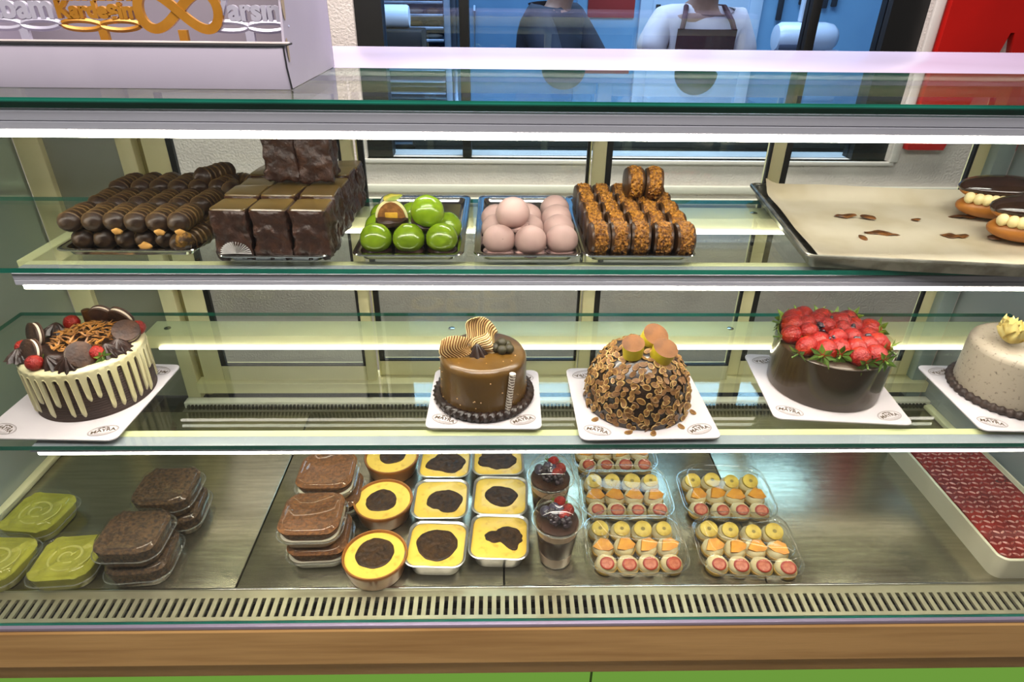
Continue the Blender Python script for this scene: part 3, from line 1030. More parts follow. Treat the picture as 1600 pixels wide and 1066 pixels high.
def wave_fan(w_, h_, seed, n=12):
    """thin rippled cream fan with raised ridges"""
    mb = MB()
    U, V = 60, 14
    for s in (0, 1):
        for i in range(U + 1):
            for j in range(V + 1):
                u, v = i / U, j / V
                ridge = .0011 * math.cos(u * n * 2 * PI)
                x = (u - .5) * w_ + .006 * math.sin(v * 5 + seed)
                y = .008 * math.sin(u * 4 + seed) + .007 * v * math.sin(v * 3 + seed) + ridge + (.0022 if s else 0)
                z = h_ * v * (.75 + .35 * math.sin(u * 2.6 + seed * .5))
                mb.v.append((x, y, z))
    q = (U + 1) * (V + 1)
    for s in (0, 1):
        for i in range(U):
            for j in range(V):
                a = s * q + i * (V + 1) + j
                ridge = 1 if math.cos((i + .5) / U * n * 2 * PI) < -.1 else 0
                mb.f.append((a, a + 1, a + V + 2, a + V + 1)); mb.mi.append(ridge)
    for i in range(U):
        for j in (0, V):
            a = i * (V + 1) + j
            mb.f.append((a, a + V + 1, q + a + V + 1, q + a)); mb.mi.append(0)
    for j in range(V):
        for i in (0, U):
            a = i * (V + 1) + j
            mb.f.append((a, a + 1, q + a + 1, q + a)); mb.mi.append(0)
    return mb.mesh([mat('ivory_chocolate', 'e6cf98', .35, c2='dcc288', ns=30), mat('chocolate_stripe', '6e4520', .4)], ang=70)


O('cream_wave', wave_fan(.052, .050, .4, 14), cc, (-.014, .006, HC), (R_(-10), R_(28), R_(8)))
O('cream_wave', wave_fan(.046, .038, 2.0, 12), cc, (-.036, -.024, HC - .001), (R_(-28), R_(-12), R_(30)))
O('cream_wave', wave_fan(.038, .034, 3.3, 11), cc, (-.004, -.012, HC), (R_(-30), R_(30), R_(-18)))
kiss = rosette(.015, .021, mat('black_ganache', '1f1310', .28), 8)
O('ganache_kiss', kiss, cc, (.003, .006, HC))
O('ganache_kiss', kiss, cc, (-.009, -.015, HC))
for x, y, z in ((.021, -.006, 0), (.032, -.013, 0), (.044, -.009, 0), (.040, .004, 0), (.028, .006, 0), (.032, -.003, .008)):
    O('chocolate_ball', MB().ell((0, 0, .007), (.0074, .0074, .0072), 18, 12).mesh(mat('cocoa_dusted_ball', '272210', .6, c2='353016', ns=50, bump=.2)), cc, (x, y, HC + z), sc=1.15)
wf = MB()
rings = []
for i in range(60):
    z = .078 * i / 59
    rings.append([(.0052 * math.cos(2 * PI * j / 16), .0052 * math.sin(2 * PI * j / 16), z) for j in range(16)])
wf.loft(rings, False, True)
wf.mi = [1 if ((i // 16) * .9 + (i % 16) * .18) % 3.4 < 1.5 else 0 for i in range(len(wf.f))]
O('wafer_stick', wf.mesh([mat('white_wafer', 'cfc6b8', .5), mat('wafer_stripe', '5a4538', .5)]), cc, (.041, -.066, .006), (R_(-2), R_(6), 0))

# --- almond dome cake
ac = T('almond_dome_cake', 'dome shaped chocolate cake covered in toasted almond flakes', 'cake', (.241, .922, ZB))
RA, HA = .090, .112


def dome_pt(t, a):
    r = RA * math.cos(t) ** .78
    return Vector((r * math.cos(a), r * math.sin(a), HA * math.sin(t)))


O('chocolate_dome', MB().lathe([(RA * math.cos(t) ** .78 + (0 if t < 1.55 else .001), HA * math.sin(t)) for t in [1.55 * k / 22 for k in range(23)]], 56).wob(.0015, 30).mesh(mat('shiny_dark_dome', '2c1d13', .25, c2='20140d', ns=30, coat=.3), ang=80), ac)
m_alm = [mat('almond_flake_a', 'a98444', .55, c2='86602c', ns=120), mat('almond_flake_b', '86633c', .55, c2='664628', ns=120), mat('almond_flake_c', 'c4a468', .55, c2='a07c42', ns=120)]
m_alm_in = mat('almond_flake_core', '7a5226', .6, c2='5e3c18', ns=120)
flk = []
for k in range(3):
    n = 12
    f = MB()
    o1 = [(.0074 * math.cos(2 * PI * i / n) * (1.1 if i == 0 else 1), .0050 * math.sin(2 * PI * i / n), .0005 * math.cos(4 * PI * i / n)) for i in range(n)]
    o2 = [(x * .93, y * .90, z + .0012) for x, y, z in o1]
    o3 = [(x * .74, y * .66, z + .0010) for x, y, z in o1]
    f.loft([o1, o2, o3])
    f.mi[-1] = 1
    flk.append(f.mesh([m_alm[k], m_alm_in]))
extra_fl = MB()
for i in range(560):
    u = (i + .5) / 560
    t = math.asin(min(.985, u * .97 + random.uniform(-.02, .02) + .02))
    a = i * 2.39996 + random.uniform(-.12, .12)
    p = dome_pt(t, a)
    nrm = (dome_pt(t + .02, a) - dome_pt(t - .02, a)).cross(Vector((-math.sin(a), math.cos(a), 0)))
    if nrm.dot(p - Vector((0, 0, .03))) < 0: nrm = -nrm
    nrm.normalize()
    nrm = (nrm + Vector((random.uniform(-.4, .4), random.uniform(-.4, .4), random.uniform(-.3, .3)))).normalized()
    q = nrm.to_track_quat('Z', 'Y').to_matrix() @ Matrix.Rotation(random.uniform(0, PI), 3, 'Z')
    k = random.uniform(.7, 1.1)
    fm = random.choice(flk)
    if math.sin(a) < .12 and i % 8 != 0:
        O('almond_flake', fm, ac, p + nrm * .001, q.to_euler(), k)
    elif random.random() < .8:
        vs, fs = mesh_to_mb(fm, Matrix.Translation(p + nrm * .001) @ q.to_4x4() @ Matrix.Scale(k, 4))
        extra_fl.add(vs, fs)
        extra_fl.mi[-1 if False else -len(fs):] = [1 if len(q_) == 12 and ix == len(fs) - 1 else 0 for ix, q_ in enumerate(fs)]
O('almond_flakes', extra_fl.mesh([m_alm[0], m_alm_in]), ac, kind='stuff')
for x, y, a in ((-.03, -.095, .3), (.01, -.098, 1.2), (.06, -.08, 2), (-.08, -.06, .7), (.09, -.04, 1.9)):
    O('almond_flake', flk[0], ac, (x, y, .0008), (0, 0, a))
m_banana = mat('yellow_chocolate', 'cdb92a', .4, c2='bdaa26', ns=40)
m_cocoa = mat('cocoa_cut_face', '6e4318', .75, c2='59340f', ns=60, bump=.4)


def slanted(r, h):
    lo = [(r * .86 * math.cos(2 * PI * j / 24), r * .7 * math.sin(2 * PI * j / 24), 0) for j in range(24)]
    hi = [(r * math.cos(2 * PI * j / 24), r * .8 * math.sin(2 * PI * j / 24), h + h * .22 * math.sin(2 * PI * j / 24)) for j in range(24)]
    hi2 = [(x * .86, y * .86, z - .0006 * 0 + .0004) for x, y, z in hi]
    mb = MB().loft([lo, hi], True, False)
    mb.loft([hi, hi2], False, True, True, 1)
    return mb.mesh([m_banana, m_cocoa])


O('slanted_roll', slanted(.0185, .027), ac, (-.022, -.030, HA - .006), (R_(8), R_(-6), R_(5)))
O('slanted_roll', slanted(.0205, .026), ac, (.022, -.032, HA - .010), (R_(6), R_(18), R_(-28)))
O('slanted_roll', slanted(.0215, .026), ac, (.012, .006, HA - .001), (R_(20), R_(24), R_(-20)))

# --- strawberry cake
sc_ = T('strawberry_cake', 'chocolate cake with clear collar heaped with strawberries and berries', 'cake', (.592, .974, ZB))
O('cake_body', MB().lathe([(.093, 0), (.0945, .003), (.0955, .05), (.0965, .086), (.0935, .088), (.02, .089)], 64).mesh(mat('dark_collar_chocolate', '3b2c1c', .3, c2='31241a', ns=6, coat=.35)), sc_)
O('clear_collar', MB().loft([[(r * math.cos(2 * PI * j / 64), r * math.sin(2 * PI * j / 64), z) for j in range(64)] for r, z in ((.0958, .0015), (.0985, .098))], False, False).mesh(clear('acetate_collar', 'f4efe6', f0=.035, rough=.05, power=5)), sc_)
i = 0
pts = []
tries = 0
while len(pts) < 27 and tries < 4000:
    tries += 1
    r_ = .084 * math.sqrt(random.random()); a = random.uniform(0, 2 * PI)
    p = (r_ * math.cos(a), r_ * math.sin(a))
    if all((p[0] - q[0]) ** 2 + (p[1] - q[1]) ** 2 > .0245 ** 2 for q in pts): pts.append(p)
for x, y in pts:
    r_ = math.hypot(x, y)
    if r_ > .05:
        strawberry(sc_, (x * .96, y * .96, .100), (R_(random.uniform(60, 95)), R_(random.uniform(-25, 25)), math.atan2(y, x) - PI / 2 + random.uniform(-.4, .4)), random.uniform(1.6, 2.0))
    else:
        strawberry(sc_, (x, y, .104 + random.uniform(0, .006)), (R_(random.uniform(-30, 30)), R_(random.uniform(-30, 30)), random.uniform(0, 6)), random.uniform(1.35, 1.7))
bk = MB()
for k in range(26):
    d = Vector((random.gauss(0, 1), random.gauss(0, 1), random.gauss(0, 1))).normalized() * .0065
    bk.ell(d, (.0032, .0032, .0032), 8, 6)
bkm = bk.mesh(mat('blackberry', '1c1420', .25, c2='2a1a24', ns=80, coat=.4))
for x, y in ((.0, -.012), (-.022, .012), (.028, .008), (.016, -.04), (-.02, -.036), (.01, .034), (.04, -.03)):
    O('blackberry', bkm, sc_, (x, y, .108), (random.random() * 6, 0, 0), 1.25)

# --- speckled grey cake
gc = T('speckled_cake', 'speckled grey cream cake with pale yellow flower at the right end', 'cake', (.918, .945, ZB))
m_spk = mat('speckled_cream', 'a89c8a', .5, c2='5c5146', ns=170, lo=.60, hi=.72, bump=.15, bs=120)
O('cake_body', MB().lathe([(.087, 0), (.0875, .01), (.086, .088)] + [(.086 - .016 + .016 * math.cos(t), .088 + .014 * math.sin(t)) for t in [PI / 2 * k / 6 for k in range(7)]] + [(.03, .1035), (.002, .104)], 64).wob(.001, 30).mesh(m_spk, ang=60), gc)
rings = []
for i in range(NN):
    a = 2 * PI * i / NN
    k0 = .0068 * (1 + .22 * math.cos(i * 44 * 2 * PI / NN))
    rings.append([((.0905 + k0 * math.cos(2 * PI * j / 12)) * math.cos(a), (.0905 + k0 * math.cos(2 * PI * j / 12)) * math.sin(a), .007 + k0 * math.sin(2 * PI * j / 12)) for j in range(12)])
rings.append(rings[0])
O('piped_border', MB().loft(rings, False, False).mesh(mat('dark_cookie_border', '3a2a22', .6, c2='2b1e18', ns=90, bump=.5), ang=70), gc)
pet = MB()
for s in (0, 1):
    for i in range(9):
        for j in range(7):
            u, v = i / 8, (j - 3) / 3
            wdt = .0135 * math.sin(PI * min(1, .12 + u * .8)) + .002
            pet.v.append((.004 + .032 * u + .003 * math.cos(v * 5) * u, v * wdt, .004 + .020 * u * u + .006 * v * v + .0015 * math.sin(v * 8) * u - (.0014 if s else 0)))
for s in (0, 1):
    for i in range(8):
        for j in range(6):
            a = s * 63 + i * 7 + j
            pet.f.append((a, a + 1, a + 8, a + 7)); pet.mi.append(0)
petm = pet.mesh(mat('pineapple_petal', 'e6d58a', .5, c2='d9b552', ns=40, lo=.4, hi=.7), ang=80)
for k in range(9):
    O('petal', petm, gc, (-.046, -.012, .104), (0, R_(-18 - 10 * (k % 2)), 2 * PI * k / 9), random.uniform(.9, 1.15))
for k in range(5):
    O('petal', petm, gc, (-.046, -.012, .108), (0, R_(-48), 2 * PI * k / 5 + .3), .75)

# ------------------------------------------------------------------ deck items
def container_meshes(w_, d_, hb, hl):
    r = min(w_, d_) * .26
    base = MB().loft([rr(w_ * .80, d_ * .80, r * .8, .0008), rr(w_ * .86, d_ * .86, r, .005), rr(w_ * .93, d_ * .93, r, hb - .002), rr(w_ * .99, d_ * .99, r * 1.05, hb - .0015), rr(w_, d_, r * 1.05, hb)], True, False).mesh(g_plastic, ang=50)
    lid = MB().loft([rr(w_ * 1.005, d_ * 1.005, r * 1.05, hb + .0003), rr(w_ * .995, d_ * .995, r, hb + .002), rr(w_ * .94, d_ * .94, r, hb + .003), rr(w_ * .915, d_ * .915, r, hb + .010), rr(w_ * .93, d_ * .93, r, hb + .0115),
                     rr(w_ * .90, d_ * .90, r, hl - .007), rr(w_ * .885, d_ * .885, r, hl - .006), rr(w_ * .87, d_ * .87, r, hl - .002), rr(w_ * .83, d_ * .83, r, hl), rr(w_ * .78, d_ * .78, r, hl - .0005), rr(w_ * .75, d_ * .75, r, hl - .002)], False, True).mesh(g_plastic, ang=50)
    rim = MB().tube(rr(w_ * .995, d_ * .995, r * 1.05, hb, 6), .0012, 6, closed=True).mesh(clear('plastic_rim', 'eef0ea', f0=.12, rough=.05, veil=.10, power=3.5))
    return base, lid, rim


CM = container_meshes(.126, .122, .024, .050)


def pudding(w_, d_, h0, h1, m, amp, sc, seed, dome=.003, fine=0.0):
    """dessert filling of a rounded box: side wall and uneven top"""
    mb = MB()
    r = min(w_, d_) * .25
    nn = 16 if fine else 7
    NR = 34 if fine else 12
    rings = [rr(w_ * .84, d_ * .84, r, h0, nn), rr(w_ * .92, d_ * .92, r, h1 - .002, nn)]
    for k in range(0, NR):
        s = (1 - k / (NR + .3)) * .92
        rings.append(rr(w_ * s, d_ * s, r * s, h1 + dome * (1 - s * s), nn))
    out = []
    for i, rg_ in enumerate(rings):
        if i < 2: out.append(rg_); continue
        out.append([(x, y, z + amp * noise.noise(Vector((x * sc + seed, y * sc, 0))) + amp * .6 * noise.noise(Vector((x * sc * 2.4, y * sc * 2.4 + seed, 2)))
                     + fine * noise.noise(Vector((x * 330, y * 330 + seed, 5))) + fine * noise.noise(Vector((x * 160, y * 160 + seed, 9)))) for x, y, z in rg_])
    return mb.loft(out).mesh(m, ang=75)


def container(label, loc, rz, fills, grp, name='dessert_box', swirl=None):
    o = T(name, label, 'dessert box', loc, rz, grp)
    for nm, me in fills: O(nm, me, o)
    if swirl is not None: O('cream_swirl', swirl, o)
    O('box_base', CM[0], o); O('box_lid', CM[1], o); O('box_rim', CM[2], o)
    return o


m_pist = mat('pistachio_cream', 'b0ae3c', .5, c2='96942c', ns=26, lo=.35, hi=.7, bump=.3, bs=90)
m_pist2 = mat('pistachio_swirl', 'cfcc72', .45, c2='bcb95c', ns=40)
m_cocoa2 = mat('cocoa_crumble', '5e4426', .85, c2='2e1d0e', ns=150, lo=.38, hi=.62, bump=.8, bs=160)
m_tira = mat('tiramisu_cocoa', '75491f', .9, c2='4e2d10', ns=170, lo=.36, hi=.64, bump=.7, bs=180)
m_wcream = mat('white_cream', 'd9d2c0', .5, c2='cfc7b2', ns=20)
f_p = pudding(.122, .118, .002, .033, m_pist, .0045, 38, 3, fine=.0012)
sw_ = MB()
pts_ = []
for k in range(60):
    t = k / 59
    a = t * 4.2 * PI
    pts_.append(((.006 + .036 * t) * math.cos(a), (.005 + .034 * t) * math.sin(a), .0375 - .003 * t))
sw_.tube(pts_, [.0008 + .0016 * math.sin(PI * k / 59) for k in range(60)], 6)
swm = sw_.mesh(m_pist2)
gb = 'pistachio dessert boxes'
container('clear box of green pistachio dessert, front one beside the brown stack', (-.818, .872, 0), R_(4), [('dessert', f_p)], gb, swirl=swm)
container('clear box of green pistachio dessert, rear one by the left glass wall', (-.948, .992, 0), R_(-6), [('dessert', f_p)], gb, swirl=swm)
container('clear box of green pistachio dessert cut by the left edge of the photo', (-.952, .868, 0), R_(-3), [('dessert', f_p)], gb, swirl=swm)
f_c = pudding(.122, .118, .002, .040, m_cocoa2, .003, 60, 7, fine=.0022)
gb = 'stacked dark cocoa dessert boxes'
for (x, y, rz, wh) in ((-.679, .879, 5, 'front'), (-.672, 1.004, 6, 'rear')):
    for k in range(2):
        container(f'clear box of dark cocoa dessert, {("bottom", "top")[k]} of the {wh} left stack', (x - (.006 if k else 0), y + (.002 if k else 0), k * .0505), R_(rz - 4 * k), [('dessert', f_c)], gb)
f_t1 = pudding(.122, .118, .002, .022, m_wcream, .001, 40, 1, 0)
f_t2 = pudding(.126, .122, .0225, .042, m_tira, .002, 70, 5, fine=.0013)
gb = 'stacked tiramisu boxes'
for (x, y, rz, wh) in ((-.352, .920, 3, 'front'), (-.352, 1.045, 3, 'rear')):
    for k in range(2):
        container(f'clear box of tiramisu with white cream base, {("bottom", "top")[k]} of the {wh} stack', (x - (.010 if k else 0), y + (.004 if k else 0), k * .0505), R_(rz - 2 * k), [('cream_layer', f_t1), ('cocoa_layer', f_t2)], gb)


# burnt tops
m_custard = mat('baked_custard', 'e6c04a', .42, c2='c08a24', ns=55, lo=.55, hi=.8, coat=.2)
m_burnt = mat('burnt_skin', '40280a', .5, c2='1e1206', ns=70, lo=.35, hi=.7, bump=.8, bs=90, spec=.3)


def burnt_patch(seed, rx, ry, irr, cut=None):
    rings = []
    n = 56
    for i in range(18):
        s = 1 - i / 17.3
        rg_ = []
        for j in range(n):
            a = 2 * PI * j / n
            k = 1 + irr * noise.noise(Vector((math.cos(a) * 1.0 + seed, math.sin(a) * 1.0, seed))) + irr * .25 * noise.noise(Vector((math.cos(a) * 3, math.sin(a) * 3 + seed, 1)))
            if cut is not None:
                dd = abs((a - cut + PI) % (2 * PI) - PI)
                if dd < 1.1: k *= .72 - .28 * math.cos(PI * dd / 1.1)
            x, y = rx * s * k * math.cos(a), ry * s * k * math.sin(a)
            z = (0 if i == 0 else .0014) + .0016 * noise.noise(Vector((x * 130 + seed, y * 130, seed)))
            rg_.append((x, y, z if i else -.001))
        rings.append(rg_)
    return MB().loft(rings, False, True).mesh(m_burnt, ang=80)


m_clay = mat('terracotta_bowl', '9a6025', .4, c2='8a521d', ns=30, coat=.3)
claym = MB().lathe([(.048, 0), (.053, .002), (.0575, .018), (.061, .034), (.0625, .040), (.0615, .0425), (.059, .0425), (.0565, .036), (.054, .030)], 56).mesh(m_clay)
custm = MB().lathe([(.0575, .0375), (.056, .0392), (.03, .0396), (.002, .0396)], 48).mesh(m_custard)
gb = 'clay bowls of baked rice pudding'
for x, y, s, rr0, lb in ((-.236, .868, 1, .038, 'terracotta bowl of rice pudding with burnt top, nearest the grille'), (-.243, 1.016, 4, .033, 'terracotta bowl of rice pudding with burnt top, middle of its column'),
                         (-.246, 1.158, 9, .03, 'terracotta bowl of rice pudding with burnt top, rearmost of its column')):
    o = T('clay_bowl', lb, 'pudding bowl', (x, y, 0), s * .7, gb)
    O('bowl', claym, o)
    O('custard', custm, o)
    O('burnt_skin', burnt_patch(s, rr0, rr0, .12), o, (.002, .003, .0402))
m_foil = mat('aluminium_foil', 'cfcfcf', .28, metal=.9, c2='c0c0c0', ns=60, bump=.15, bs=160)
foil = MB()
rg0 = []
for (k, z, wv) in ((.74, 0, 0), (.78, .003, .3), (.88, .030, .4), (.93, .036, 0)):
    base_ = rr(.118 * k, .118 * k, .022 * k + .004, z, 10)
    nn = len(base_)
    rg0.append([(x * (1 + .006 * wv * math.cos(q * PI)), y * (1 + .006 * wv * math.cos(q * PI)), zz) for q, (x, y, zz) in enumerate(base_)])
foil.loft(rg0 + [rr(.1165, .1165, .024, .0365, 10), rr(.118, .118, .024, .0385, 10), rr(.1145, .1145, .023, .0395, 10), rr(.108, .108, .022, .037, 10)], True, False)
foilm = foil.mesh(m_foil, ang=50)
foilc = MB().loft([rr(.109, .109, .022, .0345), rr(.107, .107, .022, .0355), rr(.07, .07, .02, .036), rr(.01, .01, .004, .0362)]).wob(.0008, 50).mesh(m_custard)
gb = 'foil dishes of baked rice pudding'
for x, y, s, px_, py_, ir, dx, dyy, cut, lb in (
        (-.120, .896, 2, .041, .040, .14, 0, -.002, None, 'front left of the six'), (.002, .914, 7, .037, .030, .5, .008, -.002, 4.4, 'front right of the six'),
        (-.122, 1.021, 11, .038, .033, .3, .008, -.006, None, 'middle left of the six'), (.004, 1.030, 15, .036, .031, .14, .002, -.002, None, 'middle right of the six'),
        (-.122, 1.145, 21, .044, .036, .35, .004, -.004, None, 'rear left of the six'), (-.001, 1.152, 27, .044, .036, .3, .0, -.002, None, 'rear right of the six')):
    o = T('foil_dish', f'square foil dish of rice pudding with burnt top, {lb}', 'pudding dish', (x, y, 0), R_(random.uniform(-3, 2)), gb)
    O('foil_tub', foilm, o)
    O('custard', foilc, o)
    O('burnt_skin', burnt_patch(s, px_, py_, ir, cut), o, (dx, dyy, .0364))

# dessert cups
cupw = MB().loft([[(r * math.cos(2 * PI * j / 48), r * math.sin(2 * PI * j / 48), z) for j in range(48)] for r, z in ((.031, .001), (.033, .004), (.0425, .086), (.045, .088))], True, False).mesh(g_plastic)
lidm = MB().lathe([(.0485, .086), (.049, .089), (.0465, .0905), (.046, .093)] + [(.046 * math.cos(t), .093 + .036 * math.sin(t)) for t in [PI / 2 * .9 * k / 9 for k in range(1, 10)]][:8] + [(.014, .1275), (.0125, .125)], 48, cap0=False, cap1=False).mesh(g_plastic, ang=60)
lidr = MB().tube([(.0485 * math.cos(2 * PI * k / 40), .0485 * math.sin(2 * PI * k / 40), .0875) for k in range(40)], .0016, 6, closed=True).mesh(clear('plastic_rim', 'eef0ea'))
lay = lambda z0, z1, m, s=0: MB().lathe([(.0305 + z0 * .118, z0), (.0305 + z1 * .118, z1 - .001), (.028 + z1 * .118, z1)], 40).wob(.0012, 90, s).mesh(m)
m_cc = mat('chocolate_cream', '3a1e10', .6, c2='2c170a', ns=30, spec=.25)
m_bc = mat('beige_cream', 'b99a80', .5, c2='a98a6e', ns=40)
gb = 'lidded berry dessert cups'
for x, y, lb in ((.113, .893, 'clear dome lidded cup of layered chocolate and berries, nearer the grille'), (.108, 1.012, 'clear dome lidded cup of layered chocolate and berries, behind its twin')):
    o = T('dessert_cup', lb, 'dessert cup', (x, y, 0), x * 9, gb)
    o.scale = (1.0, 1.0, 1.2)
    O('cream_layer', lay(.003, .024, m_bc, 1), o)
    O('chocolate_layer', lay(.0245, .064, m_cc, 2), o)
    O('cream_layer', lay(.0645, .078, m_bc, 3), o)
    O('chocolate_top', lay(.0785, .086, m_cc, 4), o)
    for k in range(9):
        a = k * 2.4; r_ = .009 + .0026 * k
        if k % 3 == 1:
            O('raspberry', bkm, o, (r_ * math.cos(a), r_ * math.sin(a), .099), (a, 0, 0), 1.25)
        elif k % 3 == 2:
            strawberry(o, (r_ * math.cos(a), r_ * math.sin(a), .099), (R_(80), 0, a), 1.1)
        else:
            O('blueberry', MB().ell((0, 0, 0), (.0105, .0105, .0098), 16, 10).mesh(mat('blueberry_skin', '2a2438', .4, c2='3a3450', ns=40)), o, (r_ * math.cos(a), r_ * math.sin(a), .098))
    O('cup_wall', cupw, o); O('dome_lid', lidm, o); O('lid_rim', lidr, o)

# fruit tartlet boxes
FW, FD = .200, .150
FB = container_meshes(FW, FD, .026, .055)
m_puff = mat('white_puff', 'd9cfa6', .5, c2='ccb880', ns=24)
m_base = mat('golden_tart_base', 'b59238', .6, c2='a07c2a', ns=60, bump=.3)
puffm = MB().lathe([(.016, 0), (.0195, .004), (.020, .012), (.0185, .020), (.013, .0265), (.002, .0285)], 22).wob(.0012, 70).mesh([m_puff], ang=70)
cupb = MB().lathe([(.0175, 0), (.0205, .002), (.0212, .009), (.020, .010)], 22).mesh(m_base)
m_ban = mat('banana_slice', 'd8bf52', .45, c2='bd9f38', ns=60)
m_bseed = mat('banana_core', '8a7a34', .6)
banm = MB().lathe([(.0115, 0), (.0125, .001), (.0125, .005), (.011, .006), (.0045, .0064), (.001, .0058)], 20).mesh(m_ban)
bsd = MB().lathe([(.0035, 0), (.003, .0006), (.0005, .0008)], 8).mesh(m_bseed)
m_or = mat('orange_segment', 'd4941a', .5, c2='c47f10', ns=70)
orgm = MB().prism([(-.019, -.008), (-.005, -.012), (.013, -.010), (.020, -.003), (.008, .011), (-.008, .012)], .006).wob(.0015, 80).mesh(m_or, ang=60)
m_ss = mat('strawberry_slice_rim', '98240f', .4, c2='a83a1c', ns=50)
m_si = mat('strawberry_slice_core', 'bd6a45', .4, c2='a84c2c', ns=200)
slc = MB().loft([[(r * math.cos(2 * PI * j / 22), r * .92 * math.sin(2 * PI * j / 22), z) for j in range(22)] for r, z in ((.0105, 0), (.0116, .001), (.0116, .004), (.0105, .005), (.0088, .0052))], True, False)
slc.loft([[(r * math.cos(2 * PI * j / 22), r * .92 * math.sin(2 * PI * j / 22), z) for j in range(22)] for r, z in ((.0088, .0052), (.003, .0048))], False, True, True, 1)
slcm = slc.mesh([m_ss, m_si])
gb = 'boxes of mini fruit tarts'
for bx, by, rz, lb in ((.272, .905, 0, 'clear box of twelve mini fruit tarts, front left beside the cup'), (.492, .897, -3, 'clear box of twelve mini fruit tarts, front right by the bare steel'),
                       (.276, 1.047, -1, 'clear box of twelve mini fruit tarts, second from front in the left column'), (.497, 1.046, -2, 'clear box of twelve mini fruit tarts, rear box of the right column'),
                       (.272, 1.192, 0, 'clear box of twelve mini fruit tarts, rearmost under the shelf edge')):
    o = T('fruit_tart_box', lb, 'dessert box', (bx, by, 0), R_(rz), gb)
    for c in range(4):
        for r_ in range(3):
            x = (c - 1.5) * .043 + random.uniform(-.002, .002)
            y = (r_ - 1) * .042 + random.uniform(-.002, .002)
            t = O('mini_tart', cupb, o, (x, y, .002), sc=(1.05, 1.0, .92))
            O('cream_puff', puffm, t)
            if r_ == 0:
                O('strawberry_slice', slcm, t, (0, -.008, .0245), (R_(38), 0, random.uniform(-.3, .3)), random.uniform(1.08, 1.25))
            elif r_ == 1:
                O('orange_segment', orgm, t, (0, -.003, .026), (R_(28), R_(random.uniform(-12, 12)), random.uniform(-.5, .5)))
            else:
                b = O('banana_slice', banm, t, (0, -.004, .026), (R_(30), R_(random.uniform(-10, 10)), 0), random.uniform(1.2, 1.4))
                O('banana_core', bsd, b, (0, 0, .0056))
    O('box_base', FB[0], o); O('box_lid', FB[1], o); O('box_rim', FB[2], o)

# jelly cake tray
jt = T('jelly_cake_tray', 'white tray of cherry red lattice glazed cake at the right end of the deck', 'cake', (1.05, 1.03, 0))
m_jw = mat('milky_tray', 'cfcbb0', .35, c2='c5c0a4', ns=8)
jw, jd = .190, .392
O('tray_wall', MB().loft([rr(jw, jd, .02, 0), rr(jw, jd, .02, .002), rr(jw, jd, .02, .048), rr(jw - .004, jd - .004, .02, .050), rr(jw - .010, jd - .010, .018, .049), rr(jw - .012, jd - .012, .018, .038)], True, False).mesh(m_jw), jt)
O('cream_layer', MB().loft([rr(jw - .013, jd - .013, .018, .03), rr(jw - .013, jd - .013, .018, .041)]).mesh(m_wcream), jt)
O('cherry_jelly', MB().loft([rr(jw - .024, jd - .024, .016, .0412), rr(jw - .026, jd - .026, .016, .0455)]).mesh(mat('cherry_jelly', '6a1612', .1, c2='8a2018', ns=14, coat=.8)), jt)
jb = MB()
for r_ in range(26):
    y = -.178 + r_ * .0142
    for c in range(13):
        x = -.078 + c * .0126 + (.0063 if r_ % 2 else 0)
        if x > .078: continue
        M = Matrix.Translation((x, y, .0455)) @ Matrix.Rotation(R_(32 if (c + r_) % 2 else -32), 4, 'Z')
        b = MB().ell((0, 0, 0), (.0066, .0024, .0028), 8, 5).xf(M)
        jb.add(b.v, b.f)
O('piped_lattice', jb.mesh(mat('glazed_pink_lattice', '8a3a30', .1, c2='c08a7c', ns=60, coat=.8)), jt, kind='stuff')

# ------------------------------------------------------------------ topper box on the case
bx = T('cardboard_box', 'white cardboard display box with low front standing on the case top', 'box', (-.50, 1.0, HT))
m_card = mat('white_card', 'b9b1c0', .55, c2='b0a8b8', ns=5)
m_ink = mat('black_cut_line', '121016', .6)
x0, x1, y0, y1, zl, zs = -.24, .234, -.122, .13, .0535, .23
O('front_flap', MB().bbox(x0, x1, y0, y0 + .003, 0, zl, .001).mesh(m_card), bx)
O('box_floor', MB().box(x0, x1, y0 + .003, y1, .0005, .003).mesh(m_card, False), bx)
O('back_wall', MB().bbox(x0, x1, y1 - .003, y1, .003, zs, .001).mesh(mat('grey_card_inside', '8f8890', .6)), bx)
O('side_wall', MB().prism([(y0 + .003, .003), (y1 - .003, .003), (y1 - .003, zs), (y0 + .02, zs), (y0 + .012, .10), (y0 + .003, zl)], .003).xf(Matrix(((0, 0, 1, x1 - .003), (1, 0, 0, 0), (0, 1, 0, 0), (0, 0, 0, 1)))).mesh(m_card, False), bx)
O('side_wall', MB().prism([(y0 + .003, .003), (y1 - .003, .003), (y1 - .003, zs), (y0 + .02, zs), (y0 + .012, .10), (y0 + .003, zl)], .003).xf(Matrix(((0, 0, 1, x0), (1, 0, 0, 0), (0, 1, 0, 0), (0, 0, 0, 1)))).mesh(m_card, False), bx)
O('folded_edge', MB().bbox(x0, x1 + .006, y0 - .001, y0 + .006, zl, zl + .0022, .0008).mesh(mat('pale_card_edge', 'd8ccc8', .5)), bx)
O('cut_line', MB().tube([(x0, y0 - .0012, zl - .0016), (x1 - .02, y0 - .0012, zl - .0016), (x1 + .002, y0 - .001, zl - .0012), (x1 + .010, y0, zl + .001)], .0012, 6).mesh(m_ink), bx)
O('corner_line', MB().tube([(x1 - .0012, y0 - .0012, zl - .002), (x1 - .0006, y0 - .0014, zl * .5), (x1 + .0022, y0 - .0014, .001)], .0011, 6).mesh(m_ink), bx)
m_inf = mat('side_slot_tan', 'a8957c', .7)
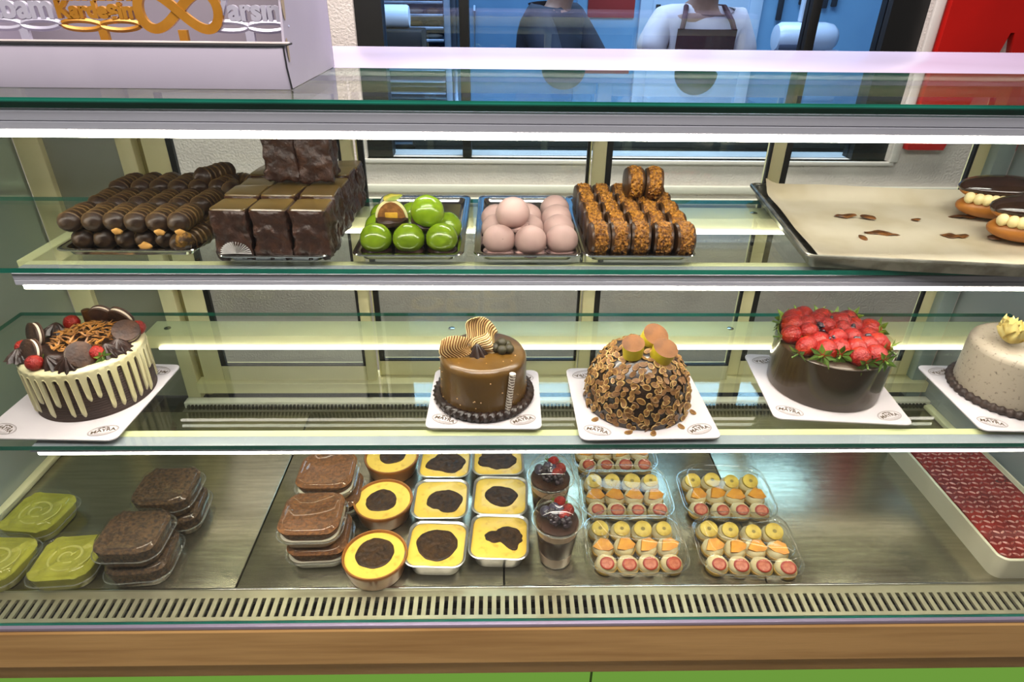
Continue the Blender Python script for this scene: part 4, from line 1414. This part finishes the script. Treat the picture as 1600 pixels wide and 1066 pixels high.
O('side_slot', MB().loft([[(x1 + .0008, y0 + .016 + .006 * math.cos(2 * PI * j / 16), .105 + .026 * math.sin(2 * PI * j / 16)) for j in range(16)], [(x1 + .0012, y0 + .016 + .006 * math.cos(2 * PI * j / 16), .105 + .026 * math.sin(2 * PI * j / 16)) for j in range(16)]]).mesh(m_inf), bx)
O('side_slot', MB().loft([[(x1 + .0008, y0 + .010 + .004 * math.cos(2 * PI * j / 16), .046 + .014 * math.sin(2 * PI * j / 16)) for j in range(16)], [(x1 + .0012, y0 + .010 + .004 * math.cos(2 * PI * j / 16), .046 + .014 * math.sin(2 * PI * j / 16)) for j in range(16)]]).mesh(m_inf), bx)

m_gold = mat('gold_acrylic', 'c98c34', .3, metal=.35, c2='b87c28', ns=20)
m_silver = mat('silver_acrylic', 'c9c6d6', .3, metal=.3, c2='bcb9cc', ns=20)


def topper(label, x, y, m, lines, base=True, scale=1.0, extra=None):
    """word topper: lettering, oval base loops and a stick down into the box"""
    o = T('cake_topper', label, 'cake topper', (x, y, HT + .004), 0, 'cake toppers in the white box')
    zb = .0625
    mb = MB().loft([[(-.0042, -.001, 0), (.0042, -.001, 0), (.0042, .005, 0), (-.0042, .005, 0)], [(-.0055, -.001, zb), (.0055, -.001, zb), (.0055, .005, zb), (-.0055, .005, zb)]])
    O('stick', mb.mesh(m, False), o)
    if base:
        lp_ = MB()
        for s in (-1, 1):
            lp_.tube([(s * .024 + .024 * math.cos(2 * PI * k / 28), .001, zb + .004 + .0052 * math.sin(2 * PI * k / 28) + .10 * ((s * .024 + .024 * math.cos(2 * PI * k / 28)) ** 2) * 8 * .5) for k in range(28)], .0034, 6, closed=True)
        O('base_loops', lp_.mesh(m), o)
    for s, sz, dx, dz in lines:
        me = text_mesh(s, sz, .003, m, .0013)
        O('lettering', me, o, (dx, .001, zb + dz), (R_(90), 0, 0))
    if extra:
        for nm, me, l in extra: O(nm, me, o, l)
    return o


def heart(s, m, hollow=False):
    pl = []
    for k in range(28):
        t = 2 * PI * k / 28
        pl.append((s * 16 * math.sin(t) ** 3 / 16, s * (13 * math.cos(t) - 5 * math.cos(2 * t) - 2 * math.cos(3 * t) - math.cos(4 * t)) / 16))
    if hollow: return MB().tube([(x, 0, z) for x, z in pl], .002, 6, closed=True).mesh(m)
    return MB().prism(pl, .005, 'y', -.002).mesh(m)


topper('silver acrylic word topper cut off by the left edge of the photo', -.602, .912, m_silver, [('Babam', .038, -.006, .012), ('Canım', .034, 0, .044)])
topper('gold acrylic word topper with two lines of lettering', -.500, .907, m_gold, [('Kardeşim', .0255, .0, .013), ('Canım', .042, -.008, .033)], extra=[('heart', heart(.010, m_gold), (.044, .001, .113))])
def ribbon(pts, hw, t):
    """closed flat band in the xz plane"""
    n = len(pts)
    rings = []
    for k in range(n):
        a, b = Vector(pts[k - 1]), Vector(pts[(k + 1) % n])
        d = (b - a).normalized()
        nx, nz = -d.y, d.x
        x, z = pts[k]
        e = .0007 * math.sin(2 * PI * k / n)
        rings.append([(x + nx * hw, e, z + nz * hw), (x - nx * hw, e, z - nz * hw), (x - nx * hw, t + e, z - nz * hw), (x + nx * hw, t + e, z + nz * hw)])
    rings.append(rings[0])
    return MB().loft(rings, False, False)


ip = []
for k in range(64):
    t = 2 * PI * k / 64
    ip.append((.049 * math.cos(t) / (1 + .25 * math.sin(t) ** 2), .018 + .046 * math.sin(t) * math.cos(t) / (1 + .25 * math.sin(t) ** 2)))
inf = ribbon(ip, .0056, .006)
topper('gold infinity loop topper with a heart above it', -.399, .904, m_gold, [], base=False,
       extra=[('infinity_loop', inf.mesh(m_gold), (0, -.001, .066)), ('heart', heart(.020, m_gold, True), (0, .001, .122)), ('heart', heart(.016, m_gold, True), (-.034, .001, .122)), ('heart', heart(.016, m_gold, True), (.034, .001, .122))])
topper('silver acrylic word topper reading Varsın, nearest the box side', -.316, .907, m_silver, [('Varsın', .034, 0, .012), ('iyi ki', .03, -.004, .042)], extra=[('heart', heart(.014, m_silver), (.036, .001, .113))])

# ------------------------------------------------------------------ kitchen things
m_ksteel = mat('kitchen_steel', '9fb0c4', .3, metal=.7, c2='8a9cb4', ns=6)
rk = T('bakery_rack', 'tall steel rack loaded with trays of baked goods behind the window', 'rack', (-.48, 4.2, FLOOR))
for sx in (-.36, .20):
    for sy in (-.28, .28):
        O('rack_post', MB().bbox(sx - .018, sx + .018, sy - .018, sy + .018, 0, 2.2, .004).mesh(m_ksteel), rk)
trm = MB().bbox(-.34, .18, -.30, .28, 0, .014, .003).mesh(m_ksteel)
bnm = [MB().ell((0, 0, .018), (.045, .03, .018), 10, 6).mesh(mat('dark_bake', '4a3a2e', .6)), MB().ell((0, 0, .016), (.05, .03, .016), 10, 6).mesh(mat('pale_bake', 'b8b4a8', .6)), MB().ell((0, 0, .017), (.04, .032, .018), 10, 6).mesh(mat('golden_bake', '8a6a3c', .6))]
for k in range(30):
    tr_ = O('rack_tray', trm, rk, (0, 0, .25 + k * .062))
    for q in range(5 if 13 < k < 24 else 0):
        O('baked_roll', random.choice(bnm), tr_, (-.28 + q * .1, -.24, .014), sc=(1, 1, .8))
fr = T('blue_fridge', 'tall pale blue fridge standing behind the first kitchen worker', 'fridge', (.13, 4.2, FLOOR))
m_fr = mat('fridge_blue', '557fa2', .3, c2='4a7498', ns=3)
O('cabinet', MB().bbox(-.30, .30, -.28, .3, .05, 2.1, .01).mesh(m_fr), fr)
O('door', MB().bbox(-.295, .295, -.31, -.281, .08, 2.08, .008).mesh(m_fr), fr)
O('handle', MB().tube([(-.26, -.31, 1.0), (-.26, -.34, 1.02), (-.26, -.34, 1.4), (-.26, -.31, 1.42)], .008, 8).mesh(m_ksteel), fr)
tb = T('work_table', 'steel kitchen work table the two workers lean over', 'table', (.62, 2.76, FLOOR))
O('table_top', MB().bbox(-.95, .95, -.24, .24, .985, 1.02, .005).mesh(mat('dark_counter', '33332a', .35)), tb)
for sx in (-.9, .9):
    for sy in (-.2, .2):
        O('leg', MB().bbox(sx - .02, sx + .02, sy - .02, sy + .02, 0, .984, .003).mesh(m_ksteel), tb)
O('under_shelf', MB().bbox(-.88, .88, -.2, .2, .3, .32, .003).mesh(mat('dark_shelf', '2a2c28', .5)), tb)
O('skirt', MB().bbox(-.94, .94, -.235, -.225, .55, .984, .002).mesh(mat('dark_table_front', '1c1c14', .4)), tb)
ty = T('utility_trolley', 'steel trolley in front of the rack carrying the black crate', 'trolley', (-.56, 3.6, FLOOR))
O('trolley_top', MB().bbox(-.22, .22, -.2, .2, 1.19, 1.21, .004).mesh(m_ksteel), ty)
for sx in (-.2, .2):
    for sy in (-.18, .18):
        O('leg', MB().bbox(sx - .012, sx + .012, sy - .012, sy + .012, 0, 1.189, .003).mesh(m_ksteel), ty)
cr = tag(O('black_crate', MB().bbox(-.15, .15, -.1, .1, 0, .12, .01).mesh(mat('black_plastic', '14161a', .4)), None, (-.52, 3.55, .6605)), 'black plastic crate on the trolley at the left of the window', 'crate')
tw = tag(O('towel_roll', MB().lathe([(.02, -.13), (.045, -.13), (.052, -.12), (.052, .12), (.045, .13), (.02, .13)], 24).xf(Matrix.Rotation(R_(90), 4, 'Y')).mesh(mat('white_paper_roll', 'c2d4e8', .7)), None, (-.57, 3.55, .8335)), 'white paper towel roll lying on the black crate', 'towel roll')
po = tag(O('red_poster', MB().bbox(.0, .30, -.01, 0, 0, .5, .002).mesh(mat('poster_red', 'b8322c', .5)), None, (.57, 4.598, .79)), 'red poster on the kitchen wall between the two workers', 'poster')
dd_ = T('door_1', 'white kitchen door frame with dark handle', 'door', (.98, 4.6, FLOOR))
dd_['kind'] = 'structure'
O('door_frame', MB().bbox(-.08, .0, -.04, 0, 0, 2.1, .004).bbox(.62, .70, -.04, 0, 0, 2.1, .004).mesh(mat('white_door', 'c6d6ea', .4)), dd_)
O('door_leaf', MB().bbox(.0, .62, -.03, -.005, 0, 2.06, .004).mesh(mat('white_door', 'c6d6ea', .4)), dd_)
O('handle_plate', MB().bbox(.02, .05, -.04, -.03, 1.32, 1.42, .003).mesh(m_black), dd_)
# mixer head
mx_ = T('dough_mixer', 'white stand mixer with rounded horizontal head at the right of the kitchen', 'mixer', (1.53, 3.5, .470))
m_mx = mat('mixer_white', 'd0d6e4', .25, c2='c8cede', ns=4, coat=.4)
O('mixer_head', MB().lathe([(.03, -.155), (.058, -.15), (.07, -.13), (.072, .08), (.064, .125), (.045, .15), (.01, .158)], 32).xf(Matrix.Rotation(R_(90), 4, 'Y')).mesh(m_mx), mx_, (0, 0, .29))
O('badge_strip', MB().bbox(-.15, .02, -.075, -.066, -.05, -.026, .002).mesh(mat('dark_badge', '3a4258', .4)), mx_, (0, 0, .29))
O('mixer_column', MB().bbox(.09, .17, -.05, .05, .02, .24, .012).mesh(m_mx), mx_)
O('mixer_base', MB().bbox(-.12, .18, -.09, .09, 0, .03, .01).mesh(m_mx), mx_)
O('mixer_bowl', MB().lathe([(.05, .035), (.085, .08), (.095, .16), (.098, .162)], 28, (-.04, 0, 0), cap1=False).mesh(m_ksteel), mx_)
O('tilt_arm', MB().bbox(-.05, .02, -.02, .02, .36, .62, .008).mesh(m_mx), mx_)
st2 = T('side_counter', 'steel side counter carrying the dough mixer', 'counter', (1.75, 3.55, FLOOR))
O('counter_top', MB().bbox(-.45, .6, -.3, .3, .985, 1.02, .005).mesh(m_ksteel), st2)
O('counter_body', MB().bbox(-.43, .58, -.28, .28, 0, .984, .005).mesh(m_ksteel), st2)
for k, (x, l) in enumerate(((1.80, .26), (1.93, .16), (2.00, .17), (2.08, .18), (2.14, .17))):
    o = T('hanging_utensil', f'dark handled kitchen utensil hanging on the wall, {ORD[k]} from left', 'utensil', (x, 4.585, 1.02 - l * .9), 0, 'utensils on the kitchen wall')
    O('handle', MB().bbox(-.018, .018, -.02, 0, 0, l, .006).mesh(mat('dark_handle', '1a2430', .5)), o)
    O('blade', MB().bbox(-.022, .022, -.008, -.004, l, l + .2, .002).mesh(m_ksteel), o)
for k in range(9):
    tag(O('egg', MB().ell((0, 0, .026), (.021, .021, .027), 14, 10).mesh(mat('egg_shell', 'b59a86', .6)), None, (.60 + (k % 5) * .045 + .02 * (k // 5), 2.88 + .05 * (k // 5), .470)),
        f'pale egg on the work table, {"front" if k < 5 else "rear"} row, {ORD[k % 5]} from left', 'egg', 'eggs on the work table')


# ------------------------------------------------------------------ people
def skin(name, joints, edges, m, parent, subs=2, root=0):
    me = bpy.data.meshes.new(name)
    bm = bmesh.new()
    sl = bm.verts.layers.skin.verify()
    vs = []
    for i, (co, r) in enumerate(joints):
        v = bm.verts.new(co)
        v[sl].radius = r if isinstance(r, tuple) else (r, r)
        v[sl].use_root = (i == root)
        vs.append(v)
    for a, b in edges: bm.edges.new((vs[a], vs[b]))
    bm.to_mesh(me); bm.free()
    me.materials.append(m)
    o = O(name, me, parent)
    s = o.modifiers.new('skin', 'SKIN'); s.use_smooth_shade = True
    u = o.modifiers.new('sub', 'SUBSURF'); u.levels = subs; u.render_levels = subs
    return o


def person(label, loc, rz, arms, shirt_m, sleeve_full, apron, hair_m, lean=.05):
    p = T('person', label, 'person', loc, rz)
    sk = mat('skin_tone', '9c7460', .5, c2='946a56', ns=20)
    L = lambda z: -lean * max(0, (z - .95)) * 2.2
    J = [((0, 0, .95), .135), ((0, L(1.12), 1.12), .125), ((0, L(1.3), 1.30), .14), ((0, L(1.42), 1.42), .075), ((0, L(1.47) - .012, 1.475), .052),
         ((0, L(1.55) - .03, 1.555), .078), ((0, L(1.63) - .03, 1.64), .088), ((0, L(1.70) - .02, 1.70), .06)]
    E = [(0, 1), (1, 2), (2, 3), (3, 4), (4, 5), (5, 6), (6, 7)]
    for s, (el, wr, tipdir) in zip((-1, 1), arms):
        b = len(J)
        sh_ = (s * .165, L(1.385), 1.385)
        J += [(sh_, .062), (el, .044), (wr, .029)]
        E += [(2, b), (b, b + 1), (b + 1, b + 2)]
        d = Vector(tipdir).normalized()
        side = d.cross(Vector((0, 0, 1))).normalized()
        pw = Vector(wr) + d * .055
        J.append((tuple(pw), (.036, .018)))
        E.append((b + 2, b + 3))
        for f, (off, ln) in enumerate(((-.03, .068), (-.011, .078), (.009, .074), (.028, .058))):
            q1 = pw + d * .035 + side * off
            q2 = pw + d * (.035 + ln * .5) + side * off + Vector((0, 0, -.010))
            q3 = pw + d * (.035 + ln * .85) + side * off + Vector((0, 0, -.028))
            k = len(J)
            J += [(tuple(q1), .0095), (tuple(q2), .0088), (tuple(q3), .0075)]
            E += [(b + 3, k), (k, k + 1), (k + 1, k + 2)]
        k = len(J)
        J += [(tuple(pw - d * .01 + side * (-s) * .04), .0105), (tuple(pw + d * .03 + side * (-s) * .055 + Vector((0, 0, -.012))), .0085)]
        E += [(b + 3, k), (k, k + 1)]
    for s in (-1, 1):
        b = len(J)
        J += [((s * .09, 0, .88), .095), ((s * .10, -.015, .48), .062), ((s * .10, .02, .09), .045), ((s * .105, -.12, .035), .035)]
        E += [(0, b), (b, b + 1), (b + 1, b + 2), (b + 2, b + 3)]
    skin('body', J, E, sk, p)
    # shirt
    JS = [((0, 0, .93), .150), ((0, L(1.12), 1.12), .142), ((0, L(1.3), 1.30), .160), ((0, L(1.425), 1.425), .078)]
    ES = [(0, 1), (1, 2), (2, 3)]
    for s, (el, wr, td) in zip((-1, 1), arms):
        b = len(JS)
        a_ = Vector((s * .17, L(1.385), 1.385)); e_ = Vector(el); w_ = Vector(wr)
        JS += [(tuple(a_), .082)]
        ES += [(2, b)]
        if sleeve_full:
            JS += [(tuple(e_), .064), (tuple(e_.lerp(w_, .92)), .046)]
            ES += [(b, b + 1), (b + 1, b + 2)]
        else:
            JS += [(tuple(a_.lerp(e_, .72)), .068)]
            ES += [(b, b + 1)]
    skin('shirt', JS, ES, shirt_m, p)
    tr_ = mat('dark_trousers', '22242c', .8)
    JT = [((0, 0, .96), .142)]
    ET = []
    for s in (-1, 1):
        b = len(JT)
        JT += [((s * .09, 0, .86), .105), ((s * .10, -.015, .48), .078), ((s * .10, .015, .12), .065)]
        ET += [(0, b), (b, b + 1), (b + 1, b + 2)]
    skin('trousers', JT, ET, tr_, p)
    for s in (-1, 1):
        O('shoe', MB().loft([rr(.095, .26, .045, 0, cy=-.05), rr(.1, .27, .05, .02, cy=-.05), rr(.085, .23, .04, .06, cy=-.035), rr(.07, .1, .03, .10, cy=.02)]).mesh(m_black), p, (s * .102, 0, 0))
    hy = L(1.63) - .03
    O('hair', MB().ell((0, hy + .014, 1.665), (.096, .108, .095), 24, 14, fn=lambda d: 1.0 if (d.z > -.05 or d.y > .2) else .86).mesh(hair_m, ang=80), p)
    O('nose', MB().ell((0, hy - .096, 1.60), (.013, .02, .022), 12, 8).mesh(sk), p)
    for s in (-1, 1):
        O('eye', MB().ell((s * .032, hy - .083, 1.625), (.013, .008, .008), 12, 8).mesh(mat('eye_dark', '2a2220', .2)), p)
        O('ear', MB().ell((s * .088, hy + .01, 1.61), (.010, .02, .03), 12, 8).mesh(sk), p)
    O('mouth', MB().ell((0, hy - .085, 1.555), (.024, .008, .006), 12, 6).mesh(mat('lip_tone', '8a5048', .5)), p)
    if apron is not None:
        g = MB()
        for s in (0, 1):
            for i in range(13):
                for j in range(15):
                    z = .62 + (1.37 - .62) * j / 14
                    wd = .13 if z > 1.22 else .13 + .07 * min(1, (1.22 - z) / .15)
                    u = (i / 12 - .5) * 2
                    g.v.append((u * wd, L(z) - math.sqrt(max(.0, .176 ** 2 - (u * wd * .82) ** 2)) - (.004 if s else 0), z))
        q = 13 * 15
        for s in (0, 1):
            for i in range(12):
                for j in range(14):
                    a = s * q + i * 15 + j
                    g.f.append((a, a + 1, a + 16, a + 15)); g.mi.append(0)
        ap = O('apron', g.mesh(apron, ang=80), p)
        for s in (-1, 1):
            O('strap', MB().tube([(s * .115, L(1.37) - .15, 1.365), (s * .105, L(1.4) - .125, 1.40), (s * .085, L(1.44) - .05, 1.452), (s * .05, .04, 1.45)], [.011] * 4, 8).mesh(apron), ap)
        yt = text_mesh('MAYRA', .05, .0008, mat('yellow_stitching', '9a7a30', .7), 0)
        O('embroidery', yt, ap, (0, L(1.2) - .184, 1.165), (R_(88), 0, 0))
    return p


person('kitchen worker in white short sleeved shirt and maroon apron leaning over the table', (.91, 3.28, FLOOR), 0,
       [((-.27, -.16, 1.19), (-.33, -.33, 1.10), (-.4, -.8, -.2)), ((.25, -.10, 1.16), (.16, -.32, 1.09), (-.3, -1, -.2))],
       mat('white_shirt_cloth', 'cfc2c4', .8, c2='c2b6ba', ns=10), False, mat('maroon_cloth', '44161e', .8, c2='34101a', ns=90, lo=.45, hi=.7), mat('dark_hair', '1c1512', .6), .07)
person('kitchen worker in dark jacket turned sideways beside the fridge', (.21, 3.36, FLOOR), R_(56),
       [((-.20, -.20, 1.16), (-.10, -.38, 1.08), (.2, -1, -.2)), ((.21, -.22, 1.17), (.10, -.40, 1.09), (-.2, -1, -.2))],
       mat('navy_jacket_cloth', '161c2c', .8, c2='1e2436', ns=12), True, None, mat('dark_hair', '1c1512', .6), .07)
